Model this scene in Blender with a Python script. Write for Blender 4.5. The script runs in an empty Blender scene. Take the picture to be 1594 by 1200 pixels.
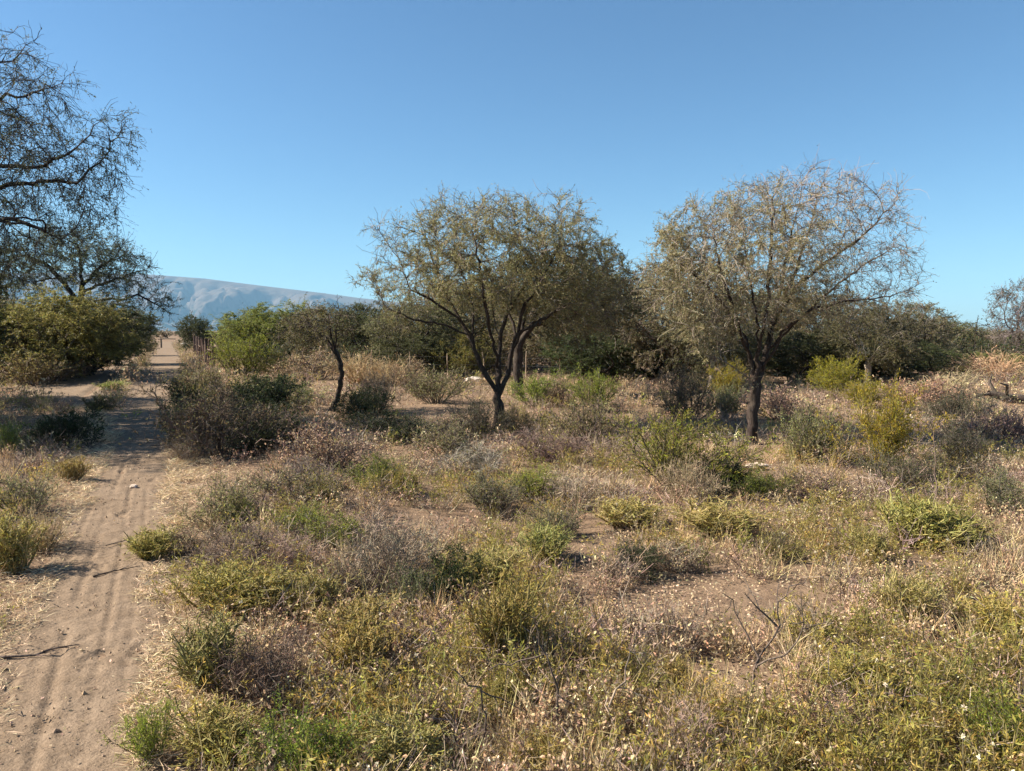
import bpy, math, numpy as np
from mathutils import Vector

# ------------------------------------------------------------------ camera
SC = bpy.context.scene
COL = SC.collection
CAM_H, FPX, PITCH = 1.9, 1204.0, math.radians(4.05)
cam_d = bpy.data.cameras.new('camera')
cam_d.sensor_width = 36.0
cam_d.lens = 36.0 * FPX / 1594.0
cam_d.clip_start, cam_d.clip_end = 0.1, 80000.0
cam = bpy.data.objects.new('camera', cam_d)
cam.location = (0, 0, CAM_H)
cam.rotation_euler = (math.radians(90) - PITCH, 0, 0)
COL.objects.link(cam)
SC.camera = cam

# ------------------------------------------------------------------ light
SUN_EL, SUN_AZ = math.radians(37), math.radians(-87)      # azimuth clockwise from +Y
w = bpy.data.worlds.new('World'); SC.world = w; w.use_nodes = True
nt = w.node_tree; nt.nodes.clear()
sky = nt.nodes.new('ShaderNodeTexSky'); sky.sky_type = 'NISHITA'; sky.sun_disc = False
sky.sun_elevation = SUN_EL; sky.sun_rotation = SUN_AZ
sky.air_density, sky.dust_density, sky.ozone_density, sky.altitude = 1.0, 0.6, 1.6, 700
bg = nt.nodes.new('ShaderNodeBackground'); bg.inputs[1].default_value = 0.050
wo = nt.nodes.new('ShaderNodeOutputWorld')
tn = nt.nodes.new('ShaderNodeMix'); tn.data_type = 'RGBA'; tn.blend_type = 'MULTIPLY'; tn.inputs[0].default_value = 1; tn.inputs[7].default_value = (0.63, 0.885, 1.03, 1)
nt.links.new(sky.outputs[0], tn.inputs[6]); nt.links.new(tn.outputs[2], bg.inputs[0]); nt.links.new(bg.outputs[0], wo.inputs[0])

sd = bpy.data.lights.new('sun', 'SUN'); sd.energy = 5.0; sd.angle = math.radians(0.53); sd.color = (1.0, 0.91, 0.76)
so = bpy.data.objects.new('sun', sd); COL.objects.link(so)
sdir = Vector((math.sin(SUN_AZ) * math.cos(SUN_EL), math.cos(SUN_AZ) * math.cos(SUN_EL), math.sin(SUN_EL)))
so.rotation_euler = sdir.to_track_quat('Z', 'Y').to_euler()
so.location = (-30, 10, 30)

SC.view_settings.view_transform = 'Standard'; SC.view_settings.look = 'None'
SC.view_settings.exposure = 1.55; SC.view_settings.gamma = 1.0
SC.view_settings.use_curve_mapping = False
SC.render.engine = 'CYCLES'
cy = SC.cycles
cy.max_bounces, cy.diffuse_bounces, cy.glossy_bounces, cy.transmission_bounces, cy.volume_bounces = 5, 3, 2, 3, 0
cy.transparent_max_bounces = 8
cy.use_denoising = True
cy.caustics_reflective = cy.caustics_refractive = False

# ------------------------------------------------------------------ geometry of the picture -> metres on the ground
def ray(px, py):
    cx, cyy = (px - 797.0) / FPX, (600.0 - py) / FPX
    c, s = math.cos(PITCH), math.sin(PITCH)
    return np.array([cx, c + cyy * s, -s + cyy * c])
def P(px, py, Y):
    d = ray(px, py); return np.array([0, 0, CAM_H]) + d * (Y / d[1])
def G(px, py):
    d = ray(px, py); return np.array([0, 0, CAM_H]) + d * (-CAM_H / d[2])
def base_py(Y):      # picture row of flat ground at distance Y
    c, s = math.cos(PITCH), math.sin(PITCH)
    return 600 - FPX * (-CAM_H * c + Y * s) / (Y * c + CAM_H * s)

# ------------------------------------------------------------------ noise
def _h(ix, iy, seed):
    n = (ix.astype(np.int64) * 374761393 + iy.astype(np.int64) * 668265263 + seed * 974634777) & 0xffffffff
    n = ((n ^ (n >> 13)) * 1274126177) & 0xffffffff
    return ((n ^ (n >> 16)) & 0xffff) / 65535.0
def vn(x, y, seed=0):
    x = np.asarray(x, float); y = np.asarray(y, float)
    ix, iy = np.floor(x), np.floor(y); fx, fy = x - ix, y - iy
    fx = fx * fx * (3 - 2 * fx); fy = fy * fy * (3 - 2 * fy)
    ix, iy = ix.astype(np.int64), iy.astype(np.int64)
    a, b, c, d = _h(ix, iy, seed), _h(ix + 1, iy, seed), _h(ix, iy + 1, seed), _h(ix + 1, iy + 1, seed)
    return (a * (1 - fx) + b * fx) * (1 - fy) + (c * (1 - fx) + d * fx) * fy
def fbm(x, y, seed=0, oct=4):
    s, a, t = 0, 0.5, 0
    for o in range(oct):
        s = s + a * vn(np.asarray(x) * 2 ** o, np.asarray(y) * 2 ** o, seed + o * 17); t += a; a *= 0.5
    return s / t
def sstep(a, b, x):
    t = np.clip((np.asarray(x, float) - a) / (b - a), 0, 1); return t * t * (3 - 2 * t)

def track_c(y): return -0.50 - 0.447 * y
def track_l(y): return 0.52 + 2.0 * sstep(13, 26, y) - 0.7 * sstep(35, 60, y) + 1.9 * np.exp(-((np.asarray(y) - 25.5) / 5.0) ** 2) + 0.22 * (fbm(y * 0.9, y * 0 + 3, 5) - 0.5)
def track_r(y): return 0.42 + 0.25 * sstep(6, 11, y) + 0.8 * sstep(20, 48, y) + 0.3 * (fbm(y * 1.1, y * 0 + 8, 6) - 0.5)
def on_track(x, y, m=0.0):
    u = x - track_c(y); return (u > -track_l(y) - m) & (u < track_r(y) + m)
def terrain(x, y):
    x = np.asarray(x, float); y = np.asarray(y, float)
    u = x - track_c(y)
    off = sstep(0.3, 1.6, np.maximum(u - track_r(y), -u - track_l(y)))
    near = 1 - sstep(60, 150, np.hypot(x, y))
    z = (0.16 * (fbm(x * 0.28, y * 0.28, 1, 3) - 0.5) + 0.07 * (fbm(x * 1.3, y * 1.3, 2, 3) - 0.5)) * off
    z = z + 0.42 * np.exp(-(((x - 17.5) / 4.2) ** 2 + ((y - 25.5) / 2.6) ** 2))
    return z * near

# ------------------------------------------------------------------ mesh building
def rng(s): return np.random.default_rng(s)
def nrm(v): return v / np.maximum(np.linalg.norm(v, axis=-1, keepdims=True), 1e-9)
def perp(d, r):
    q = r.normal(size=d.shape); return nrm(np.cross(d, q))

class MB:
    def __init__(s): s.V, s.F, s.C, s.M, s.n, s.S = [], [], [], [], 0, []
    def add(s, V, F, C, m=0, smooth=False):
        V = np.asarray(V, np.float32).reshape(-1, 3); F = np.asarray(F, np.int64)
        C = np.asarray(C, np.float32)
        if C.ndim == 1: C = np.tile(C, (len(V), 1))
        s.V.append(V); s.C.append(C[:, :3]); s.F.append(F + s.n); s.M.append(np.full(len(F), m)); s.S.append(np.full(len(F), smooth)); s.n += len(V)
    def mesh(s, name, mats):
        me = bpy.data.meshes.new(name)
        V = np.concatenate(s.V); C = np.concatenate(s.C)
        lt = np.concatenate([np.full(len(f), f.shape[1]) for f in s.F])
        L = np.concatenate([f.ravel() for f in s.F])
        me.vertices.add(len(V)); me.vertices.foreach_set('co', V.ravel())
        me.loops.add(len(L)); me.loops.foreach_set('vertex_index', L.astype(np.int32))
        me.polygons.add(len(lt)); ls = np.concatenate([[0], np.cumsum(lt)[:-1]])
        me.polygons.foreach_set('loop_start', ls.astype(np.int32))
        me.polygons.foreach_set('loop_total', lt.astype(np.int32))
        me.polygons.foreach_set('material_index', np.concatenate(s.M).astype(np.int32))
        me.polygons.foreach_set('use_smooth', np.concatenate(s.S).astype(bool))
        a = me.attributes.new('col', 'FLOAT_COLOR', 'POINT')
        a.data.foreach_set('color', np.concatenate([C, np.ones((len(C), 1), np.float32)], 1).ravel())
        for m in mats: me.materials.append(m)
        me.update(calc_edges=True); me.validate()
        return me

def link(name, me, parent=None):
    o = bpy.data.objects.new(name, me); COL.objects.link(o); o.parent = parent; return o
def empty(name, loc, rz=0.0, scale=(1, 1, 1)):
    o = bpy.data.objects.new(name, None); COL.objects.link(o)
    o.location = [float(v) for v in loc]; o.rotation_euler = (0, 0, rz); o.scale = [float(v) for v in scale]
    o.empty_display_size = 0.2
    return o
def tag(o, label=None, cat=None, group=None, kind=None):
    if label: o['label'] = label
    if cat: o['category'] = cat
    if group: o['group'] = group
    if kind: o['kind'] = kind
    return o

ALB = 0.92      # overall reflectance of plants and dry matter
def jitcol(base, n, r, lum=0.25, hue=0.08):
    c = ALB * np.asarray(base)[None] * np.exp(r.normal(0, lum, (n, 1))) * np.exp(r.normal(0, hue, (n, 3)))
    return np.clip(c, 0.004, 0.85)
def prisms(P0, P1, r0, r1, r, k=3):
    n = len(P0); d = nrm(P1 - P0); u = perp(d, r); v = np.cross(d, u)
    a = np.arange(k) * 2 * math.pi / k
    off = np.cos(a)[None, :, None] * u[:, None] + np.sin(a)[None, :, None] * v[:, None]
    A = P0[:, None] + off * np.reshape(r0, (-1, 1, 1)); B = P1[:, None] + off * np.reshape(r1, (-1, 1, 1))
    V = np.concatenate([A, B], 1).reshape(-1, 3)
    j = np.arange(k); q = np.stack([j, (j + 1) % k, (j + 1) % k + k, j + k], 1)
    F = (np.arange(n)[:, None, None] * 2 * k + q[None]).reshape(-1, 4)
    return V, F
def sweep(pts, rad, k, r, rough=0.0):
    pts = np.asarray(pts, float); n = len(pts)
    t = np.gradient(pts, axis=0); t = nrm(t)
    u = np.cross(t[0], [0.31, 0.9, 0.2]); u /= np.linalg.norm(u); V = []
    a = np.arange(k) * 2 * math.pi / k
    for i in range(n):
        u = u - t[i] * np.dot(u, t[i]); u /= np.linalg.norm(u); v = np.cross(t[i], u)
        rr = rad[i] * (1 + rough * r.normal(size=k))
        V.append(pts[i] + (np.cos(a) * rr)[:, None] * u + (np.sin(a) * rr)[:, None] * v)
    V.append(pts[-1:] + t[-1] * rad[-1] * 0.5); V = np.concatenate(V)
    j = np.arange(k); q = np.stack([j, (j + 1) % k, (j + 1) % k + k, j + k], 1)
    F = (np.arange(n - 1)[:, None, None] * k + q[None]).reshape(-1, 4)
    cap = np.stack([(n - 1) * k + j, (n - 1) * k + (j + 1) % k, np.full(k, n * k), np.full(k, n * k)], 1)[:, :3]
    return V, F, cap
def leaves(Pb, D, L, W, r):
    n = len(Pb); side = perp(D, r); L = np.reshape(L, (-1, 1)); W = np.reshape(W, (-1, 1))
    m = Pb + D * L * 0.45 + np.cross(D, side) * L * 0.07 * r.normal(size=(n, 1))
    V = np.stack([Pb, m + side * W * 0.5, Pb + D * L, m - side * W * 0.5], 1).reshape(-1, 3)
    return V, np.arange(n * 4).reshape(-1, 4)
def leaves3(Pb, D, L, W, r):
    n = len(Pb); side = perp(D, r); L = np.reshape(L, (-1, 1)); W = np.reshape(W, (-1, 1))
    V = np.stack([Pb, Pb + D * L + side * W * .5, Pb + D * L * .8 - side * W * .9], 1).reshape(-1, 3)
    return V, np.arange(n * 3).reshape(-1, 3)
def grow(P0, D0, L, nseg, jit, up, r, zig=0.0):
    P0 = np.asarray(P0, float); d = nrm(np.asarray(D0, float)); L = np.reshape(L, (-1, 1)) * np.ones((len(P0), 1))
    pts = [P0]; s = perp(d, r)
    for i in range(nseg):
        d = nrm(d + r.normal(0, jit, d.shape) + np.array([0, 0, up]) + zig * s * (1 if i % 2 else -1))
        pts.append(pts[-1] + d * L / nseg)
    return np.stack(pts, 1)
def spawn(pts, per, t0, t1, ang, r, angj=0.25):
    n, m, _ = pts.shape
    i = np.repeat(np.arange(n), per); t = r.uniform(t0, t1, len(i)) * (m - 1)
    k = np.minimum(t.astype(int), m - 2); f = (t - k)[:, None]
    a, b = pts[i, k], pts[i, k + 1]; p = a * (1 - f) + b * f; d = nrm(b - a)
    g = ang + r.normal(0, angj, (len(i), 1))
    return p, nrm(d * np.cos(g) + perp(d, r) * np.sin(g)), t / (m - 1)
def tubes(mb, pts, r0, r1, col, r, m=0, k=3, lum=0.2):
    n, mm, _ = pts.shape
    rr = np.linspace(0, 1, mm)
    r0 = np.reshape(r0, (-1, 1)) * np.ones((n, 1)); rad = r0 * (1 - rr) + r1 * rr
    V, F = prisms(pts[:, :-1].reshape(-1, 3), pts[:, 1:].reshape(-1, 3), rad[:, :-1].ravel(), rad[:, 1:].ravel(), r, k)
    c = np.repeat(jitcol(col, n, r, lum, 0.05), (mm - 1) * 2 * k, 0)
    mb.add(V, F, c, m)

def ribbons(mb, pts, w0, w1, col, r, m=0, lum=0.2):
    n, mm, _ = pts.shape; side = perp(nrm(pts[:, -1] - pts[:, 0]), r)
    wd = np.reshape(w0, (-1, 1)) * np.ones((n, 1)) * (1 - np.linspace(0, 1, mm)) + w1 * np.linspace(0, 1, mm)
    V = np.stack([pts - side[:, None] * wd[..., None], pts + side[:, None] * wd[..., None]], 2).reshape(-1, 3)
    j = np.arange(mm - 1); q = np.stack([2 * j, 2 * j + 1, 2 * j + 3, 2 * j + 2], 1)
    F = (np.arange(n)[:, None, None] * 2 * mm + q[None]).reshape(-1, 4)
    mb.add(V, F, np.repeat(jitcol(col, n, r, lum, .05), 2 * mm, 0), m)

# ------------------------------------------------------------------ materials
def nodes(m): m.use_nodes = True; t = m.node_tree; t.nodes.clear(); return t, t.nodes.new, t.links.new
def mat_leaf(name, trans=0.35, rough=0.55):
    m = bpy.data.materials.new(name); t, N, K = nodes(m)
    a = N('ShaderNodeAttribute'); a.attribute_name = 'col'
    oi = N('ShaderNodeObjectInfo')
    mx = N('ShaderNodeMix'); mx.data_type = 'RGBA'; mx.blend_type = 'MULTIPLY'; mx.inputs[0].default_value = 1
    K(a.outputs[0], mx.inputs[6]); K(oi.outputs['Color'], mx.inputs[7])
    p = N('ShaderNodeBsdfPrincipled'); p.inputs['Roughness'].default_value = rough
    p.inputs['Specular IOR Level'].default_value = 0.25
    tr = N('ShaderNodeBsdfTranslucent'); ms = N('ShaderNodeMixShader'); ms.inputs[0].default_value = trans
    o = N('ShaderNodeOutputMaterial')
    K(mx.outputs[2], p.inputs['Base Color']); K(mx.outputs[2], tr.inputs[0])
    K(p.outputs[0], ms.inputs[1]); K(tr.outputs[0], ms.inputs[2]); K(ms.outputs[0], o.inputs[0])
    return m
def mat_bark(name, scale=14.0, bump=0.5):
    m = bpy.data.materials.new(name); t, N, K = nodes(m)
    a = N('ShaderNodeAttribute'); a.attribute_name = 'col'
    tc = N('ShaderNodeTexCoord'); mp = N('ShaderNodeMapping'); mp.inputs['Scale'].default_value = (1, 1, 0.25)
    n1 = N('ShaderNodeTexNoise'); n1.inputs['Scale'].default_value = scale * 3; n1.inputs['Detail'].default_value = 5
    rp = N('ShaderNodeValToRGB'); rp.color_ramp.elements[0].position = 0.3; rp.color_ramp.elements[0].color = (0.45, 0.43, 0.42, 1)
    rp.color_ramp.elements[1].position = 0.72; rp.color_ramp.elements[1].color = (1.7, 1.65, 1.6, 1)
    mx = N('ShaderNodeMix'); mx.data_type = 'RGBA'; mx.blend_type = 'MULTIPLY'; mx.inputs[0].default_value = 1
    bp = N('ShaderNodeBump'); bp.inputs['Strength'].default_value = bump; bp.inputs['Distance'].default_value = 0.02
    p = N('ShaderNodeBsdfPrincipled'); p.inputs['Roughness'].default_value = 0.9; p.inputs['Specular IOR Level'].default_value = 0.15
    o = N('ShaderNodeOutputMaterial')
    K(tc.outputs['Object'], mp.inputs[0]); K(mp.outputs[0], n1.inputs[0]); K(n1.outputs[0], rp.inputs[0])
    K(a.outputs[0], mx.inputs[6]); K(rp.outputs[0], mx.inputs[7]); K(mx.outputs[2], p.inputs['Base Color'])
    K(n1.outputs[0], bp.inputs['Height']); K(bp.outputs[0], p.inputs['Normal']); K(p.outputs[0], o.inputs[0])
    return m
def mat_soil(name, c1, c2, c3, grit=1.0):
    m = bpy.data.materials.new(name); t, N, K = nodes(m)
    tc = N('ShaderNodeTexCoord')
    def noise(s, d=6, r=0.6):
        n = N('ShaderNodeTexNoise'); n.inputs['Scale'].default_value = s; n.inputs['Detail'].default_value = d; n.inputs['Roughness'].default_value = r
        K(tc.outputs['Object'], n.inputs[0]); return n
    big, mid, fine = noise(0.7), noise(5.5, 8), noise(60, 4, 0.7)
    def ramp(src, p0, a, p1, b):
        rp = N('ShaderNodeValToRGB'); e = rp.color_ramp.elements
        e[0].position, e[0].color, e[1].position, e[1].color = p0, (*a, 1), p1, (*b, 1); K(src.outputs[0], rp.inputs[0]); return rp
    r1 = ramp(big, 0.36, c1, 0.64, c2)
    r2 = ramp(mid, 0.42, (0, 0, 0), 0.68, (1, 1, 1))
    mx = N('ShaderNodeMix'); mx.data_type = 'RGBA'; K(r2.outputs[0], mx.inputs[0]); K(r1.outputs[0], mx.inputs[6]); mx.inputs[7].default_value = (*c3, 1)
    r3 = ramp(fine, 0.3, (0.72, 0.70, 0.68), 0.7, (1.12, 1.12, 1.12))
    m2 = N('ShaderNodeMix'); m2.data_type = 'RGBA'; m2.blend_type = 'MULTIPLY'; m2.inputs[0].default_value = 1
    K(mx.outputs[2], m2.inputs[6]); K(r3.outputs[0], m2.inputs[7])
    ad = N('ShaderNodeMath'); ad.operation = 'MULTIPLY_ADD'; ad.inputs[1].default_value = 0.35
    K(fine.outputs[0], ad.inputs[0]); K(mid.outputs[0], ad.inputs[2])
    bp = N('ShaderNodeBump'); bp.inputs['Strength'].default_value = 0.8 * grit; bp.inputs['Distance'].default_value = 0.035
    K(ad.outputs[0], bp.inputs['Height'])
    p = N('ShaderNodeBsdfPrincipled'); p.inputs['Roughness'].default_value = 0.95; p.inputs['Specular IOR Level'].default_value = 0.1
    o = N('ShaderNodeOutputMaterial')
    K(m2.outputs[2], p.inputs['Base Color']); K(bp.outputs[0], p.inputs['Normal']); K(p.outputs[0], o.inputs[0])
    return m
LEAF = mat_leaf('leaf', 0.48); DRY = mat_leaf('dry_leaf', 0.2, 0.8); TWIG = mat_leaf('twig', 0.0, 0.85); BARK = mat_bark('bark')
SOIL = mat_soil('soil', (0.195, 0.132, 0.088), (0.245, 0.172, 0.116), (0.15, 0.10, 0.068))
TRACK = mat_soil('track_dirt', (0.205, 0.148, 0.102), (0.240, 0.178, 0.127), (0.178, 0.128, 0.088), 1.0)

# ------------------------------------------------------------------ ground, track
def axis(lo, hi, fine, far, n1, n2):
    a = np.linspace(lo, hi, n1); g = (far / abs(hi)) ** (np.arange(1, n2 + 1) / n2)
    return a, hi * g
xa = np.linspace(-30, 30, 190); gx = 30 * (11500 / 30) ** (np.arange(1, 26) / 25.0)
X = np.concatenate([-gx[::-1], xa, gx])
ya = np.linspace(-6, 44, 190); gy = 44 * (12500 / 44) ** (np.arange(1, 30) / 29.0)
Yb = -6 * (2500 / 6) ** (np.arange(1, 12) / 11.0)
Y = np.concatenate([Yb[::-1], ya, gy])
XX, YY = np.meshgrid(X, Y); ZZ = terrain(XX, YY)
def grid(mb, XX, YY, ZZ, col=(1, 1, 1), smooth=True):
    h, wd = XX.shape; i = np.arange(h * wd).reshape(h, wd)
    F = np.stack([i[:-1, :-1], i[:-1, 1:], i[1:, 1:], i[1:, :-1]], -1).reshape(-1, 4)
    mb.add(np.stack([XX, YY, ZZ], -1).reshape(-1, 3), F, np.array(col), 0, smooth)
mb = MB(); grid(mb, XX, YY, ZZ)
tag(link('ground', mb.mesh('ground', [SOIL])), kind='structure')

ty = np.concatenate([np.linspace(-1, 1.6, 20), np.linspace(1.65, 6.5, 380), np.linspace(6.55, 13, 160), 13 + (np.linspace(0, 1, 200) ** 1.7) * 120])
tu = np.linspace(0, 1, 76)
TY, TU = np.meshgrid(ty, tu, indexing='ij')
lo, hi = -track_l(TY) - 0.25, track_r(TY) + 0.25
U = lo + (hi - lo) * TU; TX = track_c(TY) + U
edge = np.minimum(U - lo, hi - U)
def groove(u, c, wd, dep, y, s):
    ww = c + 0.10 * (fbm(y * 0.35, y * 0 + s, s) - 0.5)
    return -dep * np.exp(-((u - ww) / wd) ** 2) + 0.45 * dep * (np.exp(-((u - ww - 2 * wd) / wd) ** 2) + np.exp(-((u - ww + 2 * wd) / wd) ** 2))
brk = lambda s: sstep(0.32, 0.55, fbm(TY * 0.8, TY * 0 + s * 3.1, s))
TZ = terrain(TX, TY) + 0.024 - 0.12 * (1 - sstep(0.0, 0.26 + 0.1 * fbm(TX * 3, TY * 3, 9), edge))
TZ = TZ + groove(U, -0.16, 0.026, 0.010, TY, 21) * brk(4) + groove(U, 0.06, 0.022, 0.008, TY, 22) * brk(5) + groove(U, -0.36, 0.024, 0.008, TY, 23) * brk(6) + groove(U, 0.24, 0.024, 0.006, TY, 24) * brk(7)
TZ = TZ + groove(U, -1.9, 0.12, 0.04, TY, 25) * sstep(14, 24, TY) + 0.018 * (fbm(TX * 4, TY * 4, 31, 4) - 0.5) + 0.013 * (fbm(TX * 13, TY * 13, 33, 2) - 0.5) + 0.012 * (fbm(TX * 1.5, TY * 22, 34, 2) - 0.5)
tread = lambda p, s: 0.55 + 0.45 * np.sin(2 * math.pi * (TY / p + s + 3.0 * np.abs(U + .05)))
TZ = TZ - 0.006 * np.exp(-((U + 0.16 - 0.10 * (fbm(TY * 0.35, TY * 0 + 21, 21) - 0.5)) / 0.05) ** 4) * tread(.065, 0) * brk(8) - 0.005 * np.exp(-((U - 0.06 - 0.10 * (fbm(TY * 0.35, TY * 0 + 22, 22) - 0.5)) / 0.045) ** 4) * tread(.06, .4) * brk(9)
rf = rng(19)
for q in range(10):
    fy = 2.3 * (11 / 2.3) ** rf.uniform(); fu = rf.uniform(-.42, .34); fa = rf.normal(0, .35)
    dy_, du_ = TY - fy, U - fu; a_ = dy_ * math.cos(fa) + du_ * math.sin(fa); b_ = du_ * math.cos(fa) - dy_ * math.sin(fa); e_ = (a_ / .13) ** 2 + (b_ / .05) ** 2
    TZ = TZ - .016 * np.exp(-e_ ** 2) + .007 * np.exp(-((e_ - 1.7) / .7) ** 2)
mb = MB(); grid(mb, TX, TY, TZ)
tag(link('dirt_track', mb.mesh('dirt_track', [TRACK])), kind='structure')

# ------------------------------------------------------------------ mountain range
mx_ = np.linspace(-7200, 4200, 380); my_ = np.linspace(0, 2900, 90)
MX, MY = np.meshgrid(mx_, my_)
D0 = 7400.0
def ridge_py(px): return np.interp(px, [-700, 0, 120, 240, 320, 400, 500, 560, 700, 850, 1000, 1250, 1500], [445, 425, 424, 427, 433, 443, 455, 463, 478, 492, 503, 512, 520])
Ytop = D0 + 2300
pxs = 797 + FPX * MX / Ytop
Hr = np.maximum((515 - ridge_py(pxs)) / FPX * Ytop, 0)
t = MY / 2300.0
prof = np.where(t < 1, sstep(0, 1, t) * 0.55 + 0.45 * t ** 0.8, 1 - 0.25 * (t - 1))
wx = MX + 260 * (fbm(MX / 500, MY / 500, 41, 3) - 0.5) * 2
def ridged(x, y, sd, oc):
    t_, a_, s_ = 0, 1.0, 0
    for o_ in range(oc):
        s_ = s_ + a_ * np.abs(2 * vn(x * 2.1 ** o_, y * 2.1 ** o_, sd + o_ * 7) - 1); t_ += a_; a_ *= 0.55
    return s_ / t_
g1 = ridged(wx / 900 + MY / 2600, MY / 2000, 42, 4)
g2 = ridged(wx / 300 - MY / 1200, MY / 500, 43, 4)
g3 = fbm(MX / 140, MY / 140, 44, 4) - 0.5
env = np.clip(t * 1.8, 0, 1) * np.clip((1.0 - t) * 2.6, 0.0, 1)
MZ = Hr * prof * (1 - 0 * t) - Hr * env * (1.9 * (0.50 - g1).clip(0, 1) + 1.2 * (0.48 - g2).clip(0, 1)) + Hr * 0.22 * g3 * env - 8
MZ = np.maximum(MZ, -0.8)
def mat_mountain():
    m = bpy.data.materials.new('mountain_scrub'); t, N, K = nodes(m)
    tc = N('ShaderNodeTexCoord'); sp = N('ShaderNodeSeparateXYZ'); K(tc.outputs['Object'], sp.inputs[0])
    n = N('ShaderNodeTexNoise'); n.inputs['Scale'].default_value = 0.011; n.inputs['Detail'].default_value = 7; K(tc.outputs['Object'], n.inputs[0])
    mr = N('ShaderNodeMapRange'); mr.inputs[1].default_value = 250; mr.inputs[2].default_value = 640; K(sp.outputs[2], mr.inputs[0])
    ad = N('ShaderNodeMath'); ad.operation = 'MULTIPLY_ADD'; ad.inputs[1].default_value = 1.3; K(n.outputs[0], ad.inputs[0]); K(mr.outputs[0], ad.inputs[2])
    rp = N('ShaderNodeValToRGB'); e = rp.color_ramp.elements
    e[0].position, e[0].color = 0.55, (0.018, 0.028, 0.020, 1); e[1].position, e[1].color = 1.25 / 1.6, (0.115, 0.09, 0.075, 1)
    K(ad.outputs[0], rp.inputs[0])
    p = N('ShaderNodeBsdfPrincipled'); p.inputs['Roughness'].default_value = 1; p.inputs['Specular IOR Level'].default_value = 0
    o = N('ShaderNodeOutputMaterial'); K(rp.outputs[0], p.inputs['Base Color']); K(p.outputs[0], o.inputs[0]); return m
mb = MB(); grid(mb, MX, MY + D0, MZ)
tag(link('mountain_range', mb.mesh('mountain_range', [mat_mountain()])), kind='structure')
MTOP = float(MZ.max())

# haze: the air between here and the mountains
hz = MB(); x0, x1, y0, y1, z0, z1 = -12000, 12000, -3000, 13000, -2.0, MTOP + 40
hz.add([(x0, y0, z0), (x1, y0, z0), (x1, y1, z0), (x0, y1, z0), (x0, y0, z1), (x1, y0, z1), (x1, y1, z1), (x0, y1, z1)],
       [(0, 3, 2, 1), (4, 5, 6, 7), (0, 1, 5, 4), (1, 2, 6, 5), (2, 3, 7, 6), (3, 0, 4, 7)], np.array([1, 1, 1]))
hm = bpy.data.materials.new('haze_air'); t_, N_, K_ = nodes(hm)
pv = N_('ShaderNodeVolumePrincipled'); pv.inputs['Color'].default_value = (0.36, 0.68, 1.0, 1); pv.inputs['Density'].default_value = 0.52e-4
pv.inputs['Anisotropy'].default_value = 0.0
oo = N_('ShaderNodeOutputMaterial'); K_(pv.outputs[0], oo.inputs['Volume'])
tag(link('haze', hz.mesh('haze', [hm])), kind='stuff', label='thin blue haze lying before the distant mountains', cat='haze')

# ------------------------------------------------------------------ trees
def colonize(N0, par0, lim0, A, D, kill, infl, iters, r, up=0.0, jit=0.25):
    Nn = [np.array(p, float) for p in N0]; par = list(par0); lim = list(lim0); kids = [0] * len(Nn)
    nd = np.full(len(A), 1e9); ni = np.zeros(len(A), int); start = 0
    for it in range(iters):
        new = np.array(Nn[start:])
        if len(new) == 0: break
        d = np.linalg.norm(A[:, None] - new[None], axis=2); j = d.argmin(1); dm = d[np.arange(len(A)), j]
        b = dm < nd; nd[b] = dm[b]; ni[b] = j[b] + start; start = len(Nn)
        k = nd > kill; A, nd, ni = A[k], nd[k], ni[k]
        if len(A) == 0: break
        m = nd < infl
        if not m.any(): m = nd <= nd.min() * 1.1
        NA = np.array(Nn); v = nrm(A[m] - NA[ni[m]]); acc = np.zeros((len(Nn), 3)); np.add.at(acc, ni[m], v)
        for q in np.unique(ni[m]):
            if kids[q] >= 3: continue
            dv = acc[q] / (np.linalg.norm(acc[q]) + 1e-9) + r.normal(0, jit, 3) + (0, 0, up)
            if par[q] >= 0:
                dv = dv + 0.55 * nrm(Nn[q] - Nn[par[q]])
            dv /= np.linalg.norm(dv); Nn.append(Nn[q] + dv * D); par.append(q); lim.append(lim[q]); kids.append(0); kids[q] += 1
    return np.array(Nn), np.array(par), np.array(lim)

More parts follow.
